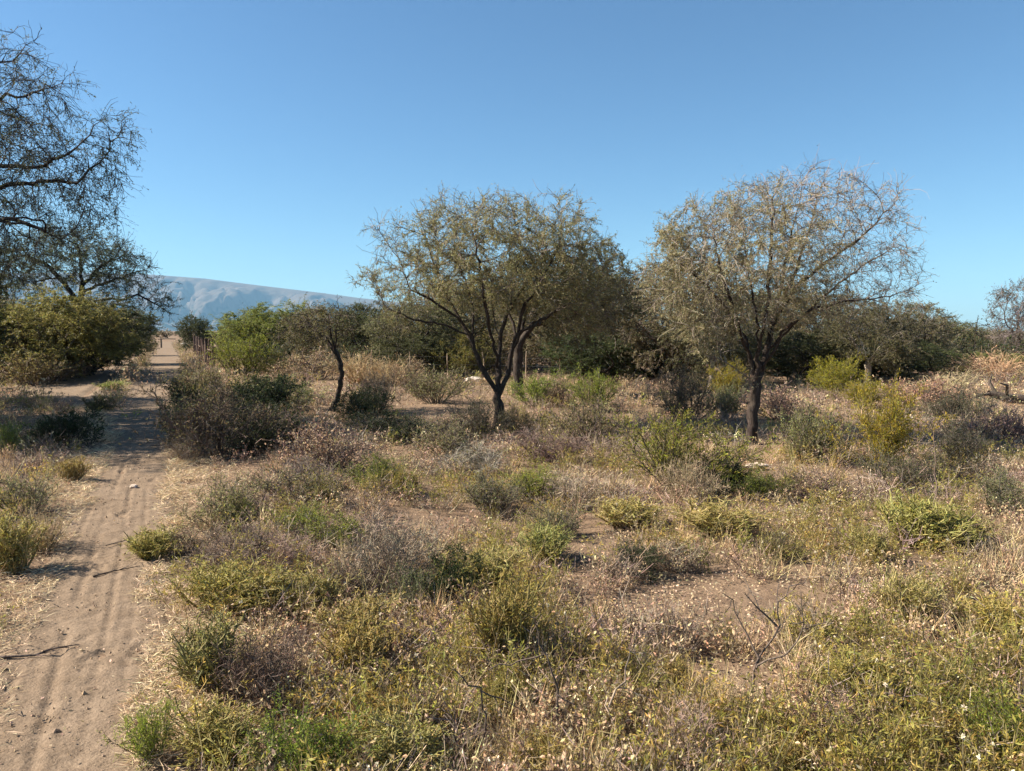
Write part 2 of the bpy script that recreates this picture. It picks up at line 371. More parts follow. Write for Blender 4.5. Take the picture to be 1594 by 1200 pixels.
BARK_D = (0.046, 0.036, 0.030)
def tree_mesh(limbs, blobs, natt, D, base_r, seed, leaf_n=5, leaf_l=0.07, leaf_w=0.014, leaf_col=(0.13, 0.12, 0.045), twig_col=(0.12, 0.095, 0.075),
              twigs=2.2, twig_l=0.28, bark=BARK_D, hollow=0.35, leaf_den=None, droop=-0.05, up=0.03, split=True, tipr=0.0035, kill=1.6, infl=6.0, thick=0.016):
    """limbs: list of polylines, the first the trunk; later ones start on an earlier one. blobs: ellipsoids (centre, radii, weight)."""
    r = rng(seed)
    N0, par, lim = [], [], []
    for li, pl in enumerate(limbs):
        pl = np.array(pl, float)
        if li == 0: N0.append(pl[0]); par.append(-1); lim.append(0); last = 0
        else:
            last = int(np.linalg.norm(np.array(N0) - pl[0], axis=1).argmin())
        for k in range(1, len(pl)):
            a = N0[last]; b = pl[k]; ln = np.linalg.norm(b - a); ns = max(1, int(round(ln / D)))
            for s in range(1, ns + 1):
                q = a + (b - a) * s / ns + (r.normal(0, D * 0.12, 3) if s < ns else 0)
                N0.append(q); par.append(last); lim.append(li); last = len(N0) - 1
    wts = np.array([b[2] for b in blobs], float); wts /= wts.sum(); A = []
    for b, wgt in zip(blobs, wts):
        n = int(natt * wgt); d = nrm(r.normal(size=(n * 2, 3))); rad = r.uniform(hollow ** 3, 1, (n * 2, 1)) ** (1 / 3)
        A.append((np.array(b[0]) + d * rad * np.array(b[1]))[:n])
    A = np.concatenate(A); A = A[A[:, 2] > 0.35]
    N, par, lim = colonize(N0, par, lim, A, D, D * kill, D * infl, 120, r, up)
    n = len(N); r2 = np.zeros(n); ex = 2.65; kids = [[] for _ in range(n)]
    for i in range(n - 1, -1, -1):
        if r2[i] == 0: r2[i] = tipr ** ex
        if par[i] >= 0: r2[par[i]] += r2[i]; kids[par[i]].append(i)
    rad = r2 ** (1 / ex); sc = base_r / rad[0]
    rad = np.where(rad > tipr * 1.5, rad * (1 + (sc - 1) * np.clip((rad - tipr) / (rad[0] - tipr), 0, 1) ** 0.6), rad)
    rad = rad * (1 + 0.55 * np.exp(-np.maximum(N[:, 2], 0) / 0.11) * (lim == 0))
    # chains
    groups = {}; stack = [(0, -1)]
    thin_a, thin_b = [], []
    while stack:
        i, p = stack.pop(); ch = [p, i] if p >= 0 else [i]
        while kids[i]:
            ks = sorted(kids[i], key=lambda q: -rad[q])
            for q in ks[1:]: stack.append((q, i))
            i = ks[0]; ch.append(i)
        rr = rad[ch].copy()
        if p >= 0: rr[0] = rr[1]
        cut = len(ch)
        while cut > 0 and rr[cut - 1] < thick: cut -= 1
        if cut >= 2:
            L = lim[ch[1]]
            groups.setdefault(int(L), []).append((N[ch[:cut]], rr[:cut]))
            rest = ch[cut - 1:]
        else: rest = ch
        for a, b in zip(rest[:-1], rest[1:]): thin_a.append(a); thin_b.append(b)
    parts = []
    for L in sorted(groups):
        mb = MB()
        for pts, rr in groups[L]:
            k = 10 if rr[0] > 0.05 else 6
            V, F, cap = sweep(pts, rr, k, r, 0.07); c = jitcol(bark, len(V), r, 0.16, 0.03)
            mb.add(V, F, c, 0, True); mb.add(V, cap, c, 0, True)
        parts.append(('trunk' if L == 0 else 'limb', mb))
    crown = MB(); ta, tb = np.array(thin_a), np.array(thin_b)
    V, F = prisms(N[ta], N[tb], np.minimum(rad[ta], thick), np.minimum(rad[tb], thick), r, 4)
    g = np.clip((rad[tb] - tipr) / thick, 0, 1)[:, None]
    cc = ALB * (np.array(bark)[None] * g + np.array(twig_col)[None] * (1 - g)) * np.exp(r.normal(0, 0.15, (len(ta), 1)))
    crown.add(V, F, np.repeat(cc, 8, 0), 0)
    sel = np.repeat(tb, r.poisson(twigs, len(tb)))
    d0 = nrm(N[sel] - N[par[sel]]); ang = r.normal(0.8, 0.3, (len(sel), 1))
    dd = nrm(d0 * np.cos(ang) + perp(d0, r) * np.sin(ang))
    tw = grow(N[sel], dd, twig_l * r.uniform(0.4, 1.25, len(sel)) * np.where(r.uniform(0, 1, len(sel)) < .06, 1.8, 1.0), 4, 0.22, droop, r, 0.22)
    ribbons(crown, tw, tipr * 1.05, tipr * 0.6, twig_col, r, 0)
    den = np.ones(len(tw)) if leaf_den is None else leaf_den(tw[:, 2])
    c3 = tw[:, 2]; cn = fbm(c3[:, 0] * 2.3 + c3[:, 2] * 1.3 + 31, c3[:, 1] * 2.3 + c3[:, 2] * 1.9 + 17, seed, 3); den = den * (.22 + 1.5 * sstep(.36, .6, cn))
    cnt = r.poisson(leaf_n * den * np.exp(r.normal(0, 0.4, len(tw)))); idx = np.repeat(np.arange(len(tw)), cnt)
    if len(idx):
        tt = r.uniform(0.15, 1, len(idx)) * 4; k = np.minimum(tt.astype(int), 3); f = (tt - k)[:, None]
        p = tw[idx, k] * (1 - f) + tw[idx, k + 1] * f
        dl = nrm(nrm(tw[idx, k + 1] - tw[idx, k]) * 0.5 + r.normal(0, 0.6, p.shape) + (0, 0, -0.25))
        V, F = leaves3(p, dl, leaf_l * r.uniform(0.6, 1.35, len(p)), leaf_w * r.uniform(0.7, 1.4, len(p)), r)
        clump = (np.exp(r.normal(0, 0.16, len(tw))) * (.8 + .45 * cn))[idx][:, None]
        lv = MB(); lv.add(V, F, np.repeat(np.clip(jitcol(leaf_col, len(p), r, 0.22, 0.07) * clump, 0, 0.8), 3, 0), 1)
        parts.append(('leaves', lv))
    parts.append(('crown', crown))
    return parts
def plant_tree(name, parts, loc, label, group=None, cat='tree'):
    root = empty(name, loc); tag(root, label, cat, group)
    for nm, mb in parts:
        if nm != 'leaves':
            o = link(nm, mb.mesh(name + '_' + nm, [BARK, LEAF] if nm != 'crown' else [TWIG, LEAF]), root)
    lv = [mb for nm, mb in parts if nm == 'leaves'][0]
    link('leaves', lv.mesh(name + '_leaves', [TWIG, LEAF]), o)
    return root
def merge_limbs(parts):
    t = MB()
    for nm, mb in parts[:-2]:
        base = t.n
        for V, F, C, M, S in zip(mb.V, mb.F, mb.C, mb.M, mb.S):
            t.V.append(V); t.F.append(F + base); t.C.append(C); t.M.append(M); t.S.append(S)
        t.n += mb.n
    return [('trunk', t), parts[-1], parts[-2]]
def loc_poly(base, pl):
    """polyline given as (column, row, depth offset) of the picture -> metres about the tree's base"""
    return [P(px, py, base[1] + dy) - base for px, py, dy in pl]
def loc_blob(base, bl):
    out = []
    for px, py, rx, ry, dy, rd, wgt in bl:
        k = (base[1] + dy) / FPX
        out.append((P(px, py, base[1] + dy) - base, (rx * k, rd, ry * k), wgt))
    return out

# the round tree left of centre
b1 = G(775, 664); b1[2] = terrain(b1[0], b1[1])
t1 = tree_mesh(loc_poly(b1, [(775, 672, 0), (776, 640, 0), (775, 612, 0)]) and [
        loc_poly(b1, [(775, 672, 0), (777, 640, 0), (775, 612, 0)]),
        loc_poly(b1, [(775, 612, 0), (757, 585, -.05), (744, 556, -.1), (735, 524, -.15), (712, 494, -.3), (676, 470, -.4), (640, 452, -.4)]),
        loc_poly(b1, [(735, 524, -.15), (737, 490, -.1), (730, 455, .1), (712, 410, .2)]),
        loc_poly(b1, [(776, 616, 0), (776, 575, .15), (779, 530, .25), (788, 490, .3), (800, 445, .2), (808, 400, .2)]),
        loc_poly(b1, [(779, 530, .25), (768, 490, .5), (765, 440, .6)]),
        loc_poly(b1, [(778, 620, .05), (790, 585, .1), (797, 545, .0), (812, 515, -.2), (850, 495, -.3), (890, 470, -.2)]),
        loc_poly(b1, [(797, 545, 0), (815, 480, -.3), (845, 430, -.4), (872, 375, -.4)]),
        loc_poly(b1, [(744, 556, -.1), (718, 500, .4), (690, 450, .6), (672, 400, .6)]),
        loc_poly(b1, [(776, 575, .15), (760, 505, -.5), (750, 440, -.8), (742, 385, -.8)]),
        loc_poly(b1, [(735, 524, -.15), (690, 505, -.2), (645, 498, -.3), (605, 480, -.3)]),
        loc_poly(b1, [(788, 490, .3), (825, 430, .8), (850, 385, .9)])],
    loc_blob(b1, [(775, 405, 150, 92, 0, 1.8, 4.6), (650, 425, 80, 70, 0, 1.1, 1.3), (600, 360, 40, 22, 0, .5, .16), (585, 435, 40, 22, 0, .5, .18), (890, 425, 85, 85, 0, 1.3, 1.7), (695, 335, 60, 32, 0, .8, .5), (860, 335, 55, 34, 0, .9, .5), (780, 322, 60, 25, 0, .8, .4), (620, 490, 50, 34, 0, .7, .5), (930, 480, 40, 40, 0, .7, .4), (905, 490, 60, 35, 0, .8, .5)]),
    2700, 0.125, 0.092, 11, up=.12, twigs=5.6, leaf_n=14, leaf_l=0.040, leaf_w=0.0080, leaf_col=(0.255, 0.232, 0.105), twig_col=(0.21, 0.17, 0.135), hollow=0.3,
    leaf_den=lambda p: np.clip(1.25 - 0.75 * np.maximum(p[:, 2] - 3.3, 0) - 0.55 * np.maximum(-p[:, 0] - 1.3, 0), 0.2, 1.3))
plant_tree('thorn_tree', t1, b1, 'round-crowned olive tree with three dark stems left of the picture centre')

# the spreading tree on the right, half bare
b2 = G(1170, 690); b2[2] = terrain(b2[0], b2[1])
t2 = tree_mesh([
        loc_poly(b2, [(1169, 700, 0), (1171, 650, 0), (1177, 600, 0)]),
        loc_poly(b2, [(1176, 608, 0), (1165, 588, -.1), (1140, 570, -.3), (1112, 556, -.4), (1085, 545, -.5)]),
        loc_poly(b2, [(1177, 600, 0), (1168, 560, .1), (1160, 525, .2), (1130, 480, .3), (1095, 440, .3), (1060, 410, .2)]),
        loc_poly(b2, [(1178, 600, 0), (1180, 550, -.1), (1178, 500, -.2), (1170, 450, -.1), (1160, 390, 0)]),
        loc_poly(b2, [(1179, 598, 0), (1192, 550, .1), (1205, 500, .2), (1215, 450, .2), (1225, 400, .2), (1235, 350, .1)]),
        loc_poly(b2, [(1205, 500, .2), (1245, 440, .1), (1290, 405, 0), (1340, 370, -.1), (1390, 320, -.1)]),
        loc_poly(b2, [(1192, 550, .1), (1240, 500, -.2), (1290, 455, -.3), (1340, 415, -.2), (1390, 385, -.2)]),
        loc_poly(b2, [(1185, 575, 0), (1225, 510, -.5), (1265, 480, -.6), (1320, 468, -.6), (1385, 462, -.5), (1425, 445, -.5)]),
        loc_poly(b2, [(1265, 480, -.6), (1300, 490, -.7), (1335, 510, -.7), (1342, 540, -.7)]),
        loc_poly(b2, [(1168, 560, .1), (1145, 490, -.4), (1120, 420, -.5), (1108, 350, -.5)]),
        loc_poly(b2, [(1180, 550, -.1), (1196, 470, -.6), (1200, 400, -.7), (1203, 320, -.6)]),
        loc_poly(b2, [(1205, 500, .2), (1240, 420, .7), (1262, 350, .8), (1275, 300, .7)]),
        loc_poly(b2, [(1160, 525, .2), (1110, 490, .7), (1060, 470, .8), (1030, 455, .8)])],
    loc_blob(b2, [(1180, 400, 155, 115, 0, 1.7, 5), (1240, 320, 110, 55, 0, 1.1, 1.6), (1340, 370, 85, 75, 0, 1.0, 1.2), (1070, 430, 70, 85, 0, 1.0, 1.3), (1060, 370, 45, 35, 0, .6, .3), (1390, 420, 45, 50, 0, .6, .35), (1370, 462, 60, 22, -.4, .5, .3), (1240, 480, 90, 40, -.2, 1.0, .6), (1110, 500, 70, 45, 0, .9, .6), (1280, 290, 60, 28, 0, .6, .35), (1385, 310, 28, 28, 0, .4, .15)]),
    2900, 0.11, 0.088, 12, up=.12, twigs=5.6, leaf_n=13, leaf_l=0.036, leaf_w=0.0075, leaf_col=(0.285, 0.252, 0.138), twig_col=(0.27, 0.22, 0.18), hollow=0.25, tipr=0.0031,
    leaf_den=lambda p: np.clip(1.35 - 0.62 * np.maximum(p[:, 0] + 0.1 * p[:, 2], -.6) - 0.55 * np.maximum(p[:, 2] - 3.0, 0), 0.10, 1.6))
plant_tree('thorn_tree', t2, b2, 'single-trunked tree on the right, leafy on its left side and bare-twigged on its right')

# big tree whose branches reach in from the left edge
b3 = np.array([-12.6, 15.2, 0.0]); b3[2] = terrain(b3[0], b3[1])
t3 = tree_mesh([
        loc_poly(b3, [(-190, 670, 0), (-185, 560, 0), (-170, 470, 0)]),
        loc_poly(b3, [(-172, 480, 0), (-120, 380, -.2), (-60, 310, -.3), (0, 258, -.3), (58, 260, -.3), (105, 240, -.3), (140, 210, -.3), (165, 178, -.3)]),
        loc_poly(b3, [(-120, 380, -.2), (-50, 320, .3), (10, 288, .3), (60, 282, .3), (120, 285, .3), (170, 235, .3), (198, 180, .3)]),
        loc_poly(b3, [(-170, 470, 0), (-110, 410, -.6), (-40, 350, -.7), (20, 340, -.7), (60, 355, -.7), (95, 372, -.7)]),
        loc_poly(b3, [(-172, 470, 0), (-130, 350, .2), (-90, 240, .2), (-40, 170, .2), (10, 145, .2), (40, 150, .2), (95, 130, .2)]),
        loc_poly(b3, [(-90, 240, .2), (-60, 150, 0), (-20, 100, 0), (20, 95, 0), (40, 70, 0)]),
        loc_poly(b3, [(-172, 470, 0), (-200, 330, .4), (-220, 220, .6), (-240, 120, .6)]),
        loc_poly(b3, [(-172, 470, 0), (-240, 380, -.3), (-330, 300, -.4)])],
    loc_blob(b3, [(0, 150, 110, 90, 0, 1.6, 3.2), (60, 270, 130, 60, 0, 1.5, 2.8), (165, 225, 40, 45, 0, .6, .7), (130, 320, 65, 38, 0, .8, .9), (-150, 200, 180, 170, 0, 3.0, 4.2), (-330, 270, 120, 110, 0, 2.0, 1.5), (30, 350, 90, 30, -.6, 1.0, .9), (-60, 400, 110, 50, -.4, 1.6, 1.0), (-190, 330, 150, 110, 3.6, 2.4, 2.6), (-170, 340, 140, 100, -2.8, 2.0, 2.2), (-100, 440, 70, 45, 2.4, 1.6, .9)]),
    3700, 0.17, 0.21, 13, twigs=5.2, leaf_n=3.6, leaf_l=0.06, leaf_w=0.011, leaf_col=(0.085, 0.090, 0.045), twig_col=(0.075, 0.062, 0.055), hollow=0.2, twig_l=0.5, droop=-0.2, tipr=0.0042, bark=(0.045, 0.036, 0.032),
    leaf_den=lambda p: np.clip(1.4 - 0.35 * np.maximum(p[:, 2] - 5.2, 0), 0.15, 1.5))
plant_tree('thorn_tree', t3, b3, 'big dark tree reaching in from the left edge with drooping fine branches')

# dark flat-crowned tree behind the left bushes
b4 = P(118, 560, 37.0); b4[2] = 0
t4 = tree_mesh([
        loc_poly(b4, [(118, 572, 0), (120, 520, 0), (124, 478, 0)]),
        loc_poly(b4, [(122, 490, 0), (140, 472, -.5), (165, 466, -.6), (195, 466, -.6), (215, 458, -.6), (240, 472, -.6), (262, 485, -.5)]),
        loc_poly(b4, [(124, 478, 0), (128, 445, 0), (150, 420, .3), (180, 400, .3)]),
        loc_poly(b4, [(124, 478, 0), (100, 440, .5), (70, 410, .5), (30, 395, .5)]),
        loc_poly(b4, [(128, 445, 0), (125, 400, -.4), (120, 370, -.4)]),
        loc_poly(b4, [(128, 450, 0), (165, 440, 0), (205, 425, 0)])],
    loc_blob(b4, [(110, 400, 105, 48, 0, 3.0, 4), (190, 425, 55, 32, 0, 1.6, 1.5), (245, 468, 32, 18, -.4, .7, .7), (30, 425, 55, 40, 0, 2, 1.3), (190, 462, 60, 16, -.4, .8, .7), (225, 445, 38, 20, 0, .8, .6)]),
    1700, 0.26, 0.20, 14, up=.12, twigs=5.5, leaf_n=9.0, leaf_l=0.085, leaf_w=0.020, leaf_col=(0.085, 0.098, 0.052), twig_col=(0.06, 0.05, 0.045), hollow=0.15, twig_l=0.6, tipr=0.008, bark=(0.035, 0.03, 0.028), thick=0.03, droop=-0.02)
plant_tree('thorn_tree', t4, b4, 'dark flat-crowned tree behind the left bushes, one branch stretched over the track')

# small leaning tree with a cut, bent trunk
b5 = G(518, 640); b5[2] = terrain(b5[0], b5[1])
t5 = tree_mesh([
        loc_poly(b5, [(516, 645, 0), (526, 615, 0), (532, 585, 0), (529, 562, 0), (521, 546, 0)]),
        loc_poly(b5, [(521, 546, 0), (510, 530, .1), (495, 515, .2), (475, 500, .3)]),
        loc_poly(b5, [(521, 548, 0), (514, 515, -.1), (510, 490, -.1)]),
        loc_poly(b5, [(521, 546, 0), (523, 510, .1), (530, 485, .1)])],
    loc_blob(b5, [(495, 508, 62, 30, 0, .9, 3), (455, 520, 38, 22, 0, .6, .8), (530, 500, 32, 24, 0, .6, .8)]),
    520, 0.095, 0.056, 15, twigs=3.2, leaf_n=3.6, leaf_l=0.05, leaf_w=0.015, leaf_col=(0.12, 0.11, 0.045), twig_col=(0.10, 0.078, 0.062), hollow=0.1, twig_l=0.3, tipr=0.0042)
plant_tree('leaning_tree', t5, b5, 'small leaning tree with a bent dark trunk beside the wire fence')

# tree standing behind the round tree, its crown hanging over to the right
b6 = P(808, 606, 23.0); b6[2] = terrain(b6[0], b6[1])
t6 = tree_mesh([
        loc_poly(b6, [(806, 616, 0), (806, 570, 0), (808, 535, 0)]),
        loc_poly(b6, [(808, 535, 0), (830, 505, 0), (870, 495, 0), (915, 490, .1), (950, 470, .1)]),
        loc_poly(b6, [(808, 535, 0), (815, 490, .3), (850, 455, .4), (895, 430, .4)]),
        loc_poly(b6, [(808, 535, 0), (795, 495, .3), (780, 450, .3)])],
    loc_blob(b6, [(900, 450, 90, 55, 0, 1.8, 4), (955, 470, 50, 42, 0, 1.1, 1.4), (820, 440, 80, 50, 0, 1.5, 1.6), (890, 510, 80, 28, 0, 1.2, 1)]),
    1300, 0.18, 0.14, 16, twigs=4.6, leaf_n=14, leaf_l=0.07, leaf_w=0.018, leaf_col=(0.125, 0.115, 0.055), twig_col=(0.085, 0.068, 0.056), hollow=0.2, twig_l=0.4, tipr=0.0055, thick=0.024)
plant_tree('thorn_tree', t6, b6, 'dark tree behind the round tree with its crown hanging out to the right')

# background tree kinds: meshes shared by copies
def bg_kind(seed, leaf_col, twig_col, H=4.6, Wd=2.3, leaf_n=6, low=1.0, bark=BARK_D, natt=700):
    rr = rng(seed); j = lambda s: rr.normal(0, s)
    tr = [(0, 0, -0.1), (j(.05), j(.05), .45), (j(.12), j(.12), .9 * low)]
    limbs = [tr]
    for a in np.arange(4) * 1.6 + rr.uniform(0, 6):
        e = tr[-1]; limbs.append([e, (e[0] + .5 * math.cos(a), e[1] + .5 * math.sin(a), e[2] + .55), (e[0] + 1.1 * math.cos(a + .2), e[1] + 1.1 * math.sin(a + .2), e[2] + 1.25)])
    bl = [((0, 0, H * .60), (Wd * .85, Wd * .85, H * .38), 4), ((0, 0, H * .30), (Wd * .9, Wd * .9, H * .2), 1.6 if low < 1.2 else .3)]
    for q in range(5):
        a = rr.uniform(0, 6.28); bl.append(((Wd * .6 * math.cos(a), Wd * .6 * math.sin(a), H * rr.uniform(.42, .72)), (Wd * .45, Wd * .45, H * .22), .9))
    return merge_limbs(tree_mesh(limbs, bl, natt, 0.21, 0.13, seed, twigs=4.4, leaf_n=leaf_n * 3.3, leaf_l=0.085, leaf_w=0.021, leaf_col=leaf_col, twig_col=twig_col, hollow=.15, twig_l=.6, tipr=.007, bark=bark, thick=.026))
def kind_mesh(parts, name): return [(nm, mb.mesh(name + '_' + nm, [BARK, LEAF] if nm == 'trunk' else [TWIG, LEAF])) for nm, mb in parts]
def nat(parts):
    V = np.concatenate([v for nm, mb in parts for v in mb.V]); return np.percentile(V[:, 2], 99.0), 2 * np.percentile(np.hypot(V[:, 0], V[:, 1]), 94)
NAT = {}
def kmesh(key, parts, name): NAT[key] = nat(parts); return kind_mesh(parts, name)
KT = {
    'olive': kmesh('olive', bg_kind(31, (0.165, 0.162, 0.066), (0.12, 0.095, 0.075)), 'olive_tree'),
    'olive2': kmesh('olive2', bg_kind(32, (0.18, 0.155, 0.078), (0.14, 0.11, 0.09), leaf_n=5), 'olive_tree_b'),
    'yellow': kmesh('yellow', bg_kind(33, (0.195, 0.195, 0.054), (0.11, 0.095, 0.06), leaf_n=8, low=.5), 'yellow_tree'),
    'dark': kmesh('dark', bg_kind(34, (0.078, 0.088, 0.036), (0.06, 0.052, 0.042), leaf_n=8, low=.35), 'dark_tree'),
    'grey': kmesh('grey', bg_kind(35, (0.16, 0.14, 0.085), (0.19, 0.165, 0.14), leaf_n=2.2), 'grey_tree'),
    'pale': kmesh('pale', bg_kind(36, (0.13, 0.115, 0.055), (0.11, 0.09, 0.075), leaf_n=5, low=1.5, bark=(0.32, 0.27, 0.22)), 'pale_tree'),
}
BT = [
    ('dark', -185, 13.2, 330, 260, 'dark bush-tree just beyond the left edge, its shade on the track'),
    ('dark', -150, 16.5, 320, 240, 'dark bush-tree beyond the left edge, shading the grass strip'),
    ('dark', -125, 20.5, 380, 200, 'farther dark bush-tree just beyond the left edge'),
    # kind, column, distance, top row, width px, label
    ('yellow', 15, 31, 468, 170, 'yellow-green bushy tree at the left edge below the big tree'),
    ('yellow', 95, 29, 460, 180, 'olive bushy tree in the left thicket, under the flat-crowned tree'),
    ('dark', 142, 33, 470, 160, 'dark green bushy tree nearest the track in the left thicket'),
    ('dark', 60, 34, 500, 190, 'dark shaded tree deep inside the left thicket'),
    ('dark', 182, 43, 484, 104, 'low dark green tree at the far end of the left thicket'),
    ('olive2', -60, 30, 440, 200, 'olive tree cut off by the left edge behind the grass'),
    ('olive', 214, 58, 505, 56, 'small rounded bush-tree beside the track, last of the left thicket'),
    ('dark', 306, 62, 494, 48, 'small dark green tree behind the row of wooden stakes'),
    ('yellow', 402, 47, 490, 110, 'rounded yellow-green tree behind the bright bush by the stakes'),
    ('yellow', 430, 43, 478, 150, 'broad yellow-green tree left of the leaning tree'),
    ('olive2', 500, 40, 484, 120, 'brownish olive tree right behind the leaning tree'),
    ('dark', 578, 38, 478, 110, 'dark green tree left of the round tree, before the mountain foot'),
    ('olive', 645, 33, 478, 150, 'tangled olive bush-tree under the left side of the round tree'),
    ('olive2', 700, 36, 455, 170, 'olive tree seen between the stems of the round tree'),
    ('dark', 655, 31, 525, 110, 'low dark bush-tree left of the round tree stems'),
    ('olive', 770, 40, 445, 190, 'olive tree directly behind the trunk of the round tree'),
    ('olive2', 860, 33, 452, 180, 'brown-olive tree right of the round tree, behind the dead branches'),
    ('olive', 960, 36, 438, 170, 'olive tree in the gap between the two main trees'),
    ('dark', 930, 29, 520, 150, 'dark hollow thicket tree behind the pale fence posts'),
    ('dark', 1010, 29.5, 515, 150, 'dark thicket tree left of the right-hand tree trunk'),
    ('olive2', 1050, 27, 418, 190, 'yellowish olive tree under the left side of the right-hand tree'),
    ('pale', 1108, 25, 470, 130, 'pale-trunked small tree just left of the right-hand trunk'),
    ('dark', 1235, 28, 520, 150, 'dark bush-tree just right of the right-hand tree trunk'),
    ('olive', 1215, 34, 452, 200, 'olive tree directly behind the right-hand tree'),
    ('olive2', 1300, 31, 464, 180, 'grey-olive tree under the bare branches of the right-hand tree'),
    ('pale', 1352, 26, 480, 140, 'slender tree with a pale forked trunk right of the yellow bush'),
    ('olive2', 1408, 32, 476, 130, 'flat-topped brownish tree at the end of the near tree line'),
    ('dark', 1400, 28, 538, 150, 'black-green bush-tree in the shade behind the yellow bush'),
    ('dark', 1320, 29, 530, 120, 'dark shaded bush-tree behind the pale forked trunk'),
    ('olive', 1480, 50, 502, 120, 'rounded olive tree in the distance on the right'),
    ('grey', 1535, 55, 512, 120, 'faded distant tree with a flat top on the right'),
    ('olive2', 1440, 56, 500, 110, 'distant olive tree peeping out behind the flat-topped one'),
    ('olive', 1580, 48, 528, 120, 'low olive bush-tree at the right edge before the grey tree'),
    ('grey', 1600, 38, 440, 100, 'grey sparse tree cut off by the right edge'),
    ('olive', 1500, 36, 548, 130, 'low olive bush-tree behind the straw bank on the right'),
    ('yellow', 1560, 33, 552, 120, 'low yellowish bush-tree behind the straw bank at the right edge'),
]
for i, (k, px, Yd, top, wpx, lab) in enumerate(BT):
    rr = rng(500 + i); bp = base_py(Yd); p = P(px, bp, Yd); p[2] = float(terrain(p[0], p[1])) - 0.02
    h = P(px, top, Yd)[2] - p[2]; wd = wpx * Yd / FPX
    root = empty('bush_tree' if k in ('dark', 'yellow') else 'thorn_tree', p, rr.uniform(0, 6.28), (wd / NAT[k][1] * 1.08, wd / NAT[k][1] * 1.08, h / NAT[k][0] * 1.03))
    tag(root, lab, 'tree', 'trees of the thicket behind the clearing')
    tint = np.exp(rr.normal(0, 0.09)) * np.exp(rr.normal(0, 0.04, 3))
    for nm, me in KT[k]:
        o = link(nm, me, o if nm == 'leaves' else root); o.color = (*[float(v) for v in tint], 1)

# ------------------------------------------------------------------ shrubs
def shrub(seed, H, Rd, stems, spread, nb, bl, nt_, tl, nl, ll, lw, scol, lcol, sr=0.008, up=0.05, jit=0.12, lean=0.0, btm=0.2, bare=1.0, ldroop=0.0, zig=0.0):
    r = rng(seed); st, fo = MB(), MB()
    a = r.uniform(0, 2 * math.pi, stems); q = np.sqrt(r.uniform(0, 1, stems)); th = spread * q
    p0 = np.stack([np.cos(a) * q * Rd * .25, np.sin(a) * q * Rd * .25, np.full(stems, -.03)], 1)
    d0 = np.stack([np.cos(a) * np.sin(th), np.sin(a) * np.sin(th), np.cos(th)], 1)
    L = H * r.uniform(.65, 1.1, stems) * (1 + .15 * q)
    S = grow(p0, d0, L, 7, jit, up, r, zig); tubes(st, S, sr, sr * .35, scol, r, 0, 4)
    bp, bd, t = spawn(S, nb, btm, 1, .75, r)
    B = grow(bp, bd, bl * (1.15 - .6 * t) * r.uniform(.6, 1.3, len(bp)), 4, jit * 1.3, up * 1.2, r, zig); tubes(st, B, sr * .42, sr * .22, scol, r)
    tp, td, t = spawn(B, nt_, .1, 1, .7, r)
    T = grow(tp, td, tl * r.uniform(.5, 1.3, len(tp)), 2, jit * 1.5, up, r, zig); ribbons(st if bare > .5 and nl == 0 else fo, T, sr * .30, sr * .2, scol, r)
    if nl:
        cnt = r.poisson(nl, len(T)); i = np.repeat(np.arange(len(T)), cnt); tt = r.uniform(0, 2, len(i)); k = np.minimum(tt.astype(int), 1); f = (tt - k)[:, None]
        p = T[i, k] * (1 - f) + T[i, k + 1] * f; d = nrm(nrm(T[i, k + 1] - T[i, k]) + r.normal(0, .7, p.shape) + (0, 0, ldroop))
        tri = lw / ll < .42; V, F = (leaves3 if tri else leaves)(p, d, ll * r.uniform(.6, 1.35, len(p)), lw * r.uniform(.7, 1.3, len(p)), r)
        cl = np.exp(r.normal(0, .15, len(T)))[i][:, None]
        fo.add(V, F, np.repeat(np.clip(jitcol(lcol, len(p), r, .2, .09) * cl, 0, .8), 3 if tri else 4, 0), 1)
    Va = np.concatenate(st.V + fo.V); hw = np.percentile(np.hypot(Va[:, 0], Va[:, 1]), 87); hh = np.percentile(Va[:, 2], 96)
    return st, fo, hw * 2, hh
SK = {}
def kind(name, n, part2, lm, **kw):
    for v in range(n):
        st, fo, wd, hh = shrub(900 + len(SK) * 7, **kw)
        SK.setdefault(name, []).append((st.mesh(name + '_stems', [TWIG]), fo.mesh(name + '_' + part2, [TWIG, lm]), wd, hh, part2))
BR, GY = (0.150, 0.115, 0.088), (0.30, 0.235, 0.175)
kind('green', 2, 'foliage', LEAF, H=.62, Rd=.4, stems=26, spread=.85, nb=9, bl=.26, nt_=4, tl=.11, nl=8, ll=.030, lw=.0055, scol=(.10, .085, .05), lcol=(.225, .235, .038))
kind('yellow', 2, 'foliage', LEAF, H=1.2, Rd=.6, stems=26, spread=.6, nb=13, bl=.36, nt_=4, tl=.16, nl=6, ll=.05, lw=.010, scol=(.11, .10, .045), lcol=(.27, .235, .026))
kind('herb', 3, 'foliage', LEAF, H=.42, Rd=.2, stems=44, spread=.48, nb=7, bl=.16, nt_=3, tl=.06, nl=5, ll=.022, lw=.0030, scol=(.26, .21, .08), lcol=(.36, .295, .075), up=.16)
kind('olive', 2, 'foliage', LEAF, H=.55, Rd=.4, stems=24, spread=.9, nb=10, bl=.24, nt_=4, tl=.10, nl=5, ll=.022, lw=.009, scol=(.13, .105, .08), lcol=(.215, .20, .085))
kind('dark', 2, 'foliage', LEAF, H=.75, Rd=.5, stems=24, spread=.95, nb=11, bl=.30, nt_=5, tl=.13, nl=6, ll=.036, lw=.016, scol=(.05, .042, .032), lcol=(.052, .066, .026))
kind('brown', 2, 'twigs', DRY, H=.6, Rd=.5, stems=34, spread=1.0, nb=12, bl=.26, nt_=5, tl=.12, nl=1.2, ll=.018, lw=.008, scol=BR, lcol=(.22, .15, .11), sr=.007, jit=.2)
